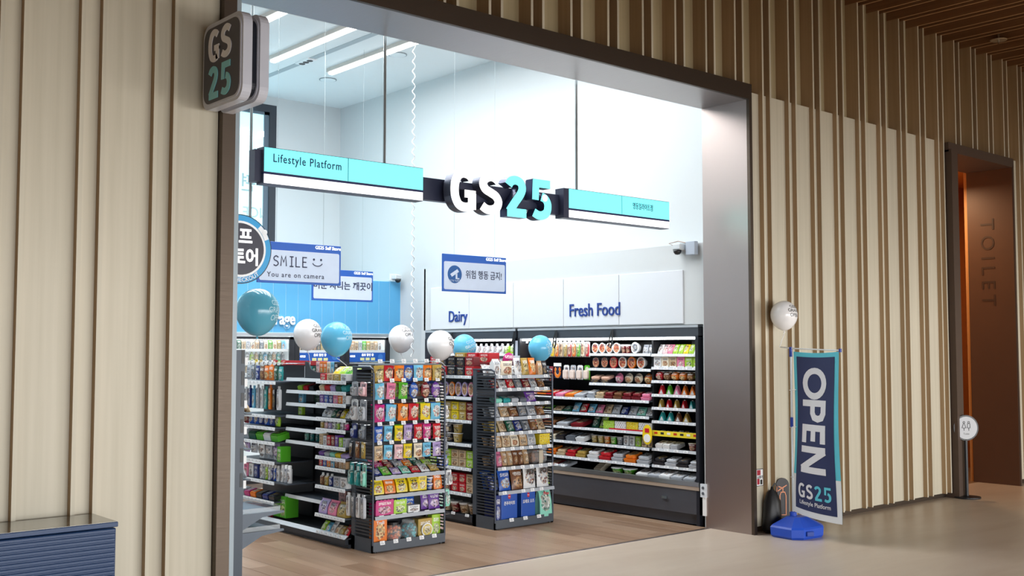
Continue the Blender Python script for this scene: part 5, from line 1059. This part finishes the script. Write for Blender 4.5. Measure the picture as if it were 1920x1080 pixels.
# ================================================================== BALLOONS
M_BB = plain('#66bfe6', 0.16, var=0.0); M_BW = plain('#f1efef', 0.16, var=0.0); M_BT = plain('#5aa6bf', 0.14, var=0.0)
M_STR = plain('#f4f6f7', 0.5); M_BTXT = plain('#3d3a3a', 0.4); M_BTW = plain('#b7dcea', 0.4)
def balloon(label, p, r, mat, tm, anchor, ang=50, rot=0, vz=0.0):
    t = thing('balloon', label, 'balloon', p, 0, 'grand opening balloons')
    prof = []
    for k in range(17):
        a = R(-90 + 180 * k / 16); z = math.sin(a) * r * (1.04 if a > 0 else 1.2); rr = math.cos(a) * r * (1 if a > 0 else (1 - 0.10 * math.sin(-a) ** 2))
        prof.append((max(rr, 0.004), z))
    MB().lathe(prof, seg=28).build('skin', mat, t, smooth=True)
    MB().lathe([(0.010, -1.2 * r - 0.016), (0.004, -1.2 * r - 0.004), (0.006, -1.2 * r + 0.006)], seg=8).build('knot', mat, t)
    a = Vector(anchor) - Vector(p); b = Vector((0, 0, -1.2 * r - 0.008)); mid = (a + b) / 2 + Vector((0.02, 0.015, 0))
    MB().tube([b, (b * 3 + a) / 4 + Vector((0.008, 0, 0)), mid - Vector((0.012, 0.01, 0)), (b + a * 3) / 4 + Vector((0.005, 0, 0)), a], 0.0035, 5).build('ribbon', M_STR, t)
    me = text_mesh('GS25\nGRAND\nOPEN', 0.012, 0.0, 'CENTER').copy(); me.materials.clear(); me.materials.append(tm)
    s = 0.335 * r; az0 = math.atan2(-p[1], -p[0]) + R(ang + 10); ca, sa = math.cos(R(rot)), math.sin(R(rot))
    for v in me.vertices:
        x, z = v.co.x * s, v.co.z * s + vz * r + 0.35 * s
        x, z = x * ca - z * sa, x * sa + z * ca
        lat = z / r; lon = az0 + x / r / max(0.4, math.cos(lat)); q = r * 1.004
        kz = 1.04 if lat > 0 else 1.2; kr = 1 if lat > 0 else 1 - 0.10 * math.sin(-lat) ** 2
        v.co = (math.cos(lat) * math.cos(lon) * q * kr, math.cos(lat) * math.sin(lon) * q * kr, math.sin(lat) * q * kz)
    link('printed_words', me, t)
balloon('large muted blue balloon nearest the left jamb', (3.39, 6.46, 1.86), 0.142, M_BT, M_BTW, (3.345, 6.50, 1.605), ang=55, vz=-0.1)
balloon('white balloon between two blue balloons, before the coolers', (4.97, 8.515, 1.745), 0.128, M_BW, M_BTXT, (4.99, 8.50, 1.47), ang=42, vz=0.1)
balloon('pale blue balloon just right of the front white balloon', (4.651, 7.512, 1.695), 0.128, M_BB, M_BTW, (4.715, 7.455, 1.47), ang=50, vz=0.2)
balloon('white balloon beside the coiled cord', (6.308, 8.959, 1.72), 0.128, M_BW, M_BTXT, (6.33, 8.9, 1.42), ang=35, vz=0.45)
balloon('white balloon touching a pale blue one before the dairy chiller', (6.104, 8.03, 1.65), 0.128, M_BW, M_BTXT, (6.14, 8.0, 1.45), ang=55, rot=-28, vz=0.1)
balloon('pale blue balloon at the left end of the dairy chiller', (6.62, 8.32, 1.63), 0.120, M_BB, M_BTW, (6.65, 8.28, 1.42), ang=30, rot=20)
balloon('pale blue balloon over the bread packs of the bakery rack', (7.19, 7.83, 1.622), 0.119, M_BB, M_BTW, (6.90, 7.64, 1.425), ang=45, rot=-60)
balloon('white balloon tied to the banner crossbar outside the shop', (8.02, 5.555, 1.91), 0.118, M_BW, M_BTXT, (8.008, 5.60, 1.625), ang=42, rot=-4, vz=0.15)

# ================================================================== BANNER
bx_, by_ = 7.985, 5.45
M_BLUEP = plain('#1f4ec0', 0.42)
t = thing('banner_stand', 'upright open banner on a blue water-filled base outside the entrance', 'banner', (bx_, by_, 0), R(-100))
base = MB(); oct0 = [(-.21, -.11), (-.13, -.175), (.13, -.175), (.21, -.11), (.21, .11), (.13, .155), (-.13, .155), (-.21, .11)]
def ring(mb, lv):
    n = len(mb.v)
    for (s_, z) in lv: mb.v += [(p[0] * s_, p[1] * s_, z) for p in oct0]
    for j in range(len(lv) - 1):
        for i in range(8): mb.face((n + j * 8 + i, n + j * 8 + (i + 1) % 8, n + (j + 1) * 8 + (i + 1) % 8, n + (j + 1) * 8 + i))
    mb.face([n + i for i in range(8)][::-1]); mb.face([n + (len(lv) - 1) * 8 + i for i in range(8)])
ring(base, [(0.92, 0.0), (0.97, 0.012), (1.0, 0.02), (1.02, 0.085), (0.97, 0.1), (0.42, 0.165), (0.38, 0.17)])
bo = base.build('base', M_BLUEP, t); bo.location = (0.02, 0.0, 0); bo.rotation_euler.z = R(96)
sub_ = MB().cbox(-0.035, 0.035, -0.215, -0.19, 0.03, 0.07, 0.004).build('recess', plain('#173c98', 0.5), bo)
sub_.rotation_euler.z = R(-20)
MB().lathe([(0.03, 0.165), (0.03, 0.20), (0.018, 0.205)], seg=14).build('collar', M_BLUEP, t, loc=(-0.02, 0, 0))
MB().lathe([(0.009, 0.2), (0.009, 1.62)], seg=10).build('pole', plain('#d6dbe0', 0.35), t, loc=(-0.02, 0, 0))
for z in (1.54, 0.93): MB().lathe([(0.014, z), (0.014, z + 0.085)], seg=10).build('joint', plain('#233c9a', 0.4), t, loc=(-0.02, 0, 0))
MB().tube([(-0.16, 0.02, 1.625), (0.0, 0, 1.612), (0.535, 0, 1.595)], 0.006, 7).build('crossbar', plain('#e4e8ea', 0.35), t)
MB().lathe([(0.012, 1.58), (0.012, 1.61)], seg=8).build('end_clip', plain('#233c9a', 0.4), t, loc=(0.535, 0, 0))
# cloth: a slightly billowing sheet with its print as inlaid pieces
x0, x1, zt, zb = 0.012, 0.52, 1.585, 0.165
def cy(x, z):
    k = (zt - z) / (zt - zb); return 0.02 * math.sin(k * 5 + x * 6) * (0.3 + k) - 0.035 * k * math.sin(x * 5)
def sag(x, z): # lower hem pulled a little
    return z - 0.012 * math.sin((x - x0) / (x1 - x0) * math.pi) * max(0, 1 - (zt - z) / 0.2) + (0.05 * (1 - (x - x0) / (x1 - x0)) ** 2) * max(0, (zt - z) / (zt - zb)) ** 3
def cloth(name, xa, xb, za, zb_, off, mat, parent, nx=10, nz=26):
    mb = MB(); 
    for side in (0, 1):
        for j in range(nz + 1):
            z = za + (zb_ - za) * j / nz
            for i in range(nx + 1):
                x = xa + (xb - xa) * i / nx
                mb.v.append((x, cy(x, z) - off + side * 0.0012, sag(x, z)))
    o = (nx + 1) * (nz + 1)
    for j in range(nz):
        for i in range(nx):
            q = [j * (nx + 1) + i, j * (nx + 1) + i + 1, (j + 1) * (nx + 1) + i + 1, (j + 1) * (nx + 1) + i]
            mb.face(q); mb.face([o + a for a in q][::-1])
    return mb.build(name, mat, parent, smooth=True)
M_CLN = plain('#26305a', 0.65); M_CLC = plain('#5cc3d6', 0.6); M_CLW = plain('#dfe3e6', 0.6)
cl1 = cloth('cloth', x0, x1, zb, zt, 0.0, M_CLC, t)
cloth('white_hem', x0, x1, zb, 0.52, 0.0015, M_CLW, cl1); cloth('navy_field', x0 + 0.035, x1 - 0.045, zb + 0.055, zt - 0.04, 0.003, M_CLN, cl1)
def cloth_shape(mb, name, mat, off=0.006):
    for i, v in enumerate(mb.v): mb.v[i] = (v[0], cy(v[0], v[2]) - off + v[1], sag(v[0], v[2]))
    return mb.build(name, mat, cl1)
M_LET = plain('#dcdde2', 0.6)
# OPEN turned a quarter clockwise, letters run downwards: letter-x -> -z, letter-y -> +x
def turned(strokes, zc, hgt, wid, w, closed=False):
    mb = MB()
    for pts in strokes:
        q = [(0.115 + p[1] * wid, zc - p[0] * hgt) for p in pts]; d = []
        if not closed:
            for a, b in zip(q, q[1:]):
                m = max(1, int(math.dist(a, b) / 0.025)); d += [(a[0] + (b[0] - a[0]) * k / m, a[1] + (b[1] - a[1]) * k / m) for k in range(m)]
            d.append(q[-1])
        mb.ribbon(d or q, w, 0.0, 0.001, closed=closed)
    return mb
LW_ = 0.055; XS = 0.275
O_ = [[(0.5 + 0.39 * math.cos(R(a)), 0.5 + 0.40 * math.sin(R(a))) for a in range(0, 360, 15)]]
P_ = [[(0.14, 0.0), (0.14, 1.0)], [(0.14, 0.90), (0.55, 0.90), (0.74, 0.83), (0.80, 0.68), (0.74, 0.52), (0.55, 0.44), (0.14, 0.44)]]
E_ = [[(0.14, 0.0), (0.14, 1.0)], [(0.05, 0.90), (0.8, 0.90)], [(0.05, 0.5), (0.72, 0.5)], [(0.05, 0.10), (0.8, 0.10)]]
N_ = [[(0.13, 0.0), (0.13, 1.0)], [(0.16, 0.97), (0.80, 0.03)], [(0.83, 0.0), (0.83, 1.0)]]
for nm, st, zc, hg, cl_ in (('O', O_, 1.455, 0.28, True), ('P', P_, 1.175, 0.20, False), ('E', E_, 0.965, 0.195, False), ('N', N_, 0.785, 0.25, False)):
    cloth_shape(turned(st, zc, hg, XS, LW_, cl_), 'letter', M_LET)
for i, chh in enumerate('GS25'):
    mb = MB(); glyph(mb, chh, 0.085 + 0.09 * i, 0.325, 0.12, 0.13, 0.0, 0.001, 0.17); cloth_shape(mb, 'logo_letter', M_LET if i < 2 else M_CLC, 0.0065)
mm = text_mesh('Lifestyle Platform', 0.012, 0.0).copy(); mm.materials.clear(); mm.materials.append(M_LET)
for v in mm.vertices:
    x, z = 0.26 + v.co.x * 0.046, 0.285 + v.co.z * 0.052; v.co = (x, cy(x, z) - 0.0065, sag(x, z))
link('lettering', mm, cl1)
for z in (1.25, 0.93, 0.50): MB().tube([(-0.03, -0.012, z), (0.03, cy(0.03, z) - 0.004, z + 0.005), (-0.01, 0.012, z)], 0.003, 5).build('tie', M_STR, t)
# objects behind the banner
t = thing('extinguisher_board', 'dark round-topped board with a copper extinguisher outline behind the banner', 'sign', (8.12, 5.665, 0.0), R(-25))
pts = [(-0.064, 0.0), (0.064, 0.0)] + [(0.064 * math.cos(R(a)), 0.40 + 0.064 * math.sin(R(a))) for a in range(0, 181, 15)]
MB().prism(pts, 0, 0.02, 'Y').build('board', plain('#3d3a3d', 0.5), t)
mc_ = plain('#c8805c', 0.4, 0.3); mb = MB()
mb.ribbon([(-0.03, 0.14), (0.03, 0.14), (0.03, 0.31), (0.018, 0.34), (-0.018, 0.34), (-0.03, 0.31)], 0.008, -0.003, 0, closed=True)
mb.ribbon([(0.0, 0.34), (0.0, 0.375), (-0.055, 0.395), (-0.06, 0.345), (-0.01, 0.375), (0.04, 0.40)], 0.008, -0.003, 0); mb.build('extinguisher_outline', mc_, t)
MB().box(-0.06, 0.06, -0.03, 0.05, 0.0, 0.01).build('foot', plain('#1c1a1b', 0.4), t)
t = thing('black_bag', 'crumpled black bag on the floor between the jamb and the extinguisher board', 'bag', (7.965, 5.67, 0.0), R(-25))
mb = MB(); mb.lathe([(0.07, 0.0), (0.105, 0.04), (0.11, 0.16), (0.09, 0.27), (0.05, 0.35), (0.02, 0.375), (0.012, 0.40)], seg=18)
mb.v = [(x * 0.85 * (1 + 0.13 * math.sin(z * 31 + x * 60)), y * 0.62 * (1 + 0.12 * math.sin(z * 25 + y * 70)), z) for x, y, z in mb.v]
mb.build('sack', plain('#131316', 0.45), t, smooth=True); MB().tube([(0, 0, 0.39), (0.03, 0, 0.43), (0.06, 0, 0.40), (0.05, 0, 0.33)], 0.006, 6).build('handle', M_GREY, t)
t = thing('wall_sticker', 'small white and red fire notice on the oak slats beside the jamb', 'sign', (7.885, 5.738, 0.48))
MB().box(-0.05, 0.05, 0, 0.004, -0.075, 0.075).build('plate', plain('#2b2b2e', 0.4), t); MB().box(-0.045, 0.045, -0.001, 0, -0.07, 0.07).build('face', M_TAG, t)
MB().box(-0.04, 0.01, -0.002, -0.001, 0.02, 0.065).build('red_mark', plain('#b02038', 0.4), t); MB().box(-0.04, -0.005, -0.002, -0.001, -0.06, -0.01).build('red_mark', plain('#b02038', 0.4), t)
lettering('소화기', plain('#20222a', 0.4), t, (0.002, -0.0025, 0.0), 0.03, 0, 0.02, 0.01); MB().box(0.005, 0.035, -0.002, -0.001, -0.062, -0.02).build('dark_mark', M_BLACK, t)
# restroom sign
t = thing('restroom_sign', 'round restroom sign on a black pole beside the dark passage frame', 'sign', (11.41, 5.60, 0), R(-38))
MB().lathe([(0.135, 0), (0.14, 0.006), (0.14, 0.016), (0.02, 0.026)], seg=28).build('base', plain('#202125', 0.4), t)
MB().lathe([(0.018, 0.02), (0.018, 0.66)], seg=12).build('pole', plain('#24262a', 0.4), t)
MB().lathe([(0.138, -0.015), (0.138, 0.03)], (0, 0, 0.755), 36, 'Y').build('rim', plain('#1d1d20', 0.35), t)
MB().lathe([(0.122, -0.018), (0.122, -0.014)], (0, 0, 0.755), 36, 'Y').build('face', plain('#c9cbd0', 0.4), t)
ic = MB()
for dx, tri in ((-0.025, 1), (0.028, 0)):
    ic.ribbon([(dx + 0.010 * math.cos(R(a)), 0.815 + 0.010 * math.sin(R(a))) for a in range(0, 360, 36)], 0.005, -0.021, -0.018, closed=True)
    ic.ribbon([(dx - 0.006, 0.80), (dx + 0.006, 0.80), (dx + 0.022, 0.755), (dx - 0.022, 0.755)] if tri else [(dx - 0.014, 0.80), (dx + 0.014, 0.80), (dx + 0.014, 0.755), (dx - 0.014, 0.755)], 0.005, -0.021, -0.018, closed=True)
    ic.ribbon([(dx, 0.755), (dx, 0.725)], 0.006, -0.021, -0.018)
ic.build('restroom_symbol', plain('#2c2c30', 0.4), t)
lettering('Toilet', plain('#3a3a3e', 0.4), t, (0, -0.0185, 0.69), 0.028, 0, 0, 0.01)

# ================================================================== BENCH / DESK
M_BD = plain('#233f68', 0.42, var=0.05); M_BDT = plain('#9a9a97', 0.13, 0.7)
t = thing('counter', 'low dark blue ribbed counter with a glossy grey top against the oak wall', 'counter', (0, 0, 0))
MB().cbox(-2.0, 2.06, 5.37, 5.69, 0.0, 0.715, 0.004).build('body', M_BD, t)
tp = MB().cbox(-2.01, 2.064, 5.352, 5.69, 0.722, 0.747, 0.003).build('top', [M_BD], t)
MB().box(-2.005, 2.060, 5.356, 5.688, 0.7471, 0.7485).build('top_sheet', M_BDT, tp)
for k in range(30): MB().cbox(-2.0, 2.055, 5.362, 5.37, 0.035 + 0.0228 * k, 0.035 + 0.0228 * k + 0.017, 0.003).build('rib', M_BD, t)
for o in list(bpy.data.objects):
    if o.parent is None and o.type == 'EMPTY' and not o.children: bpy.data.objects.remove(o)
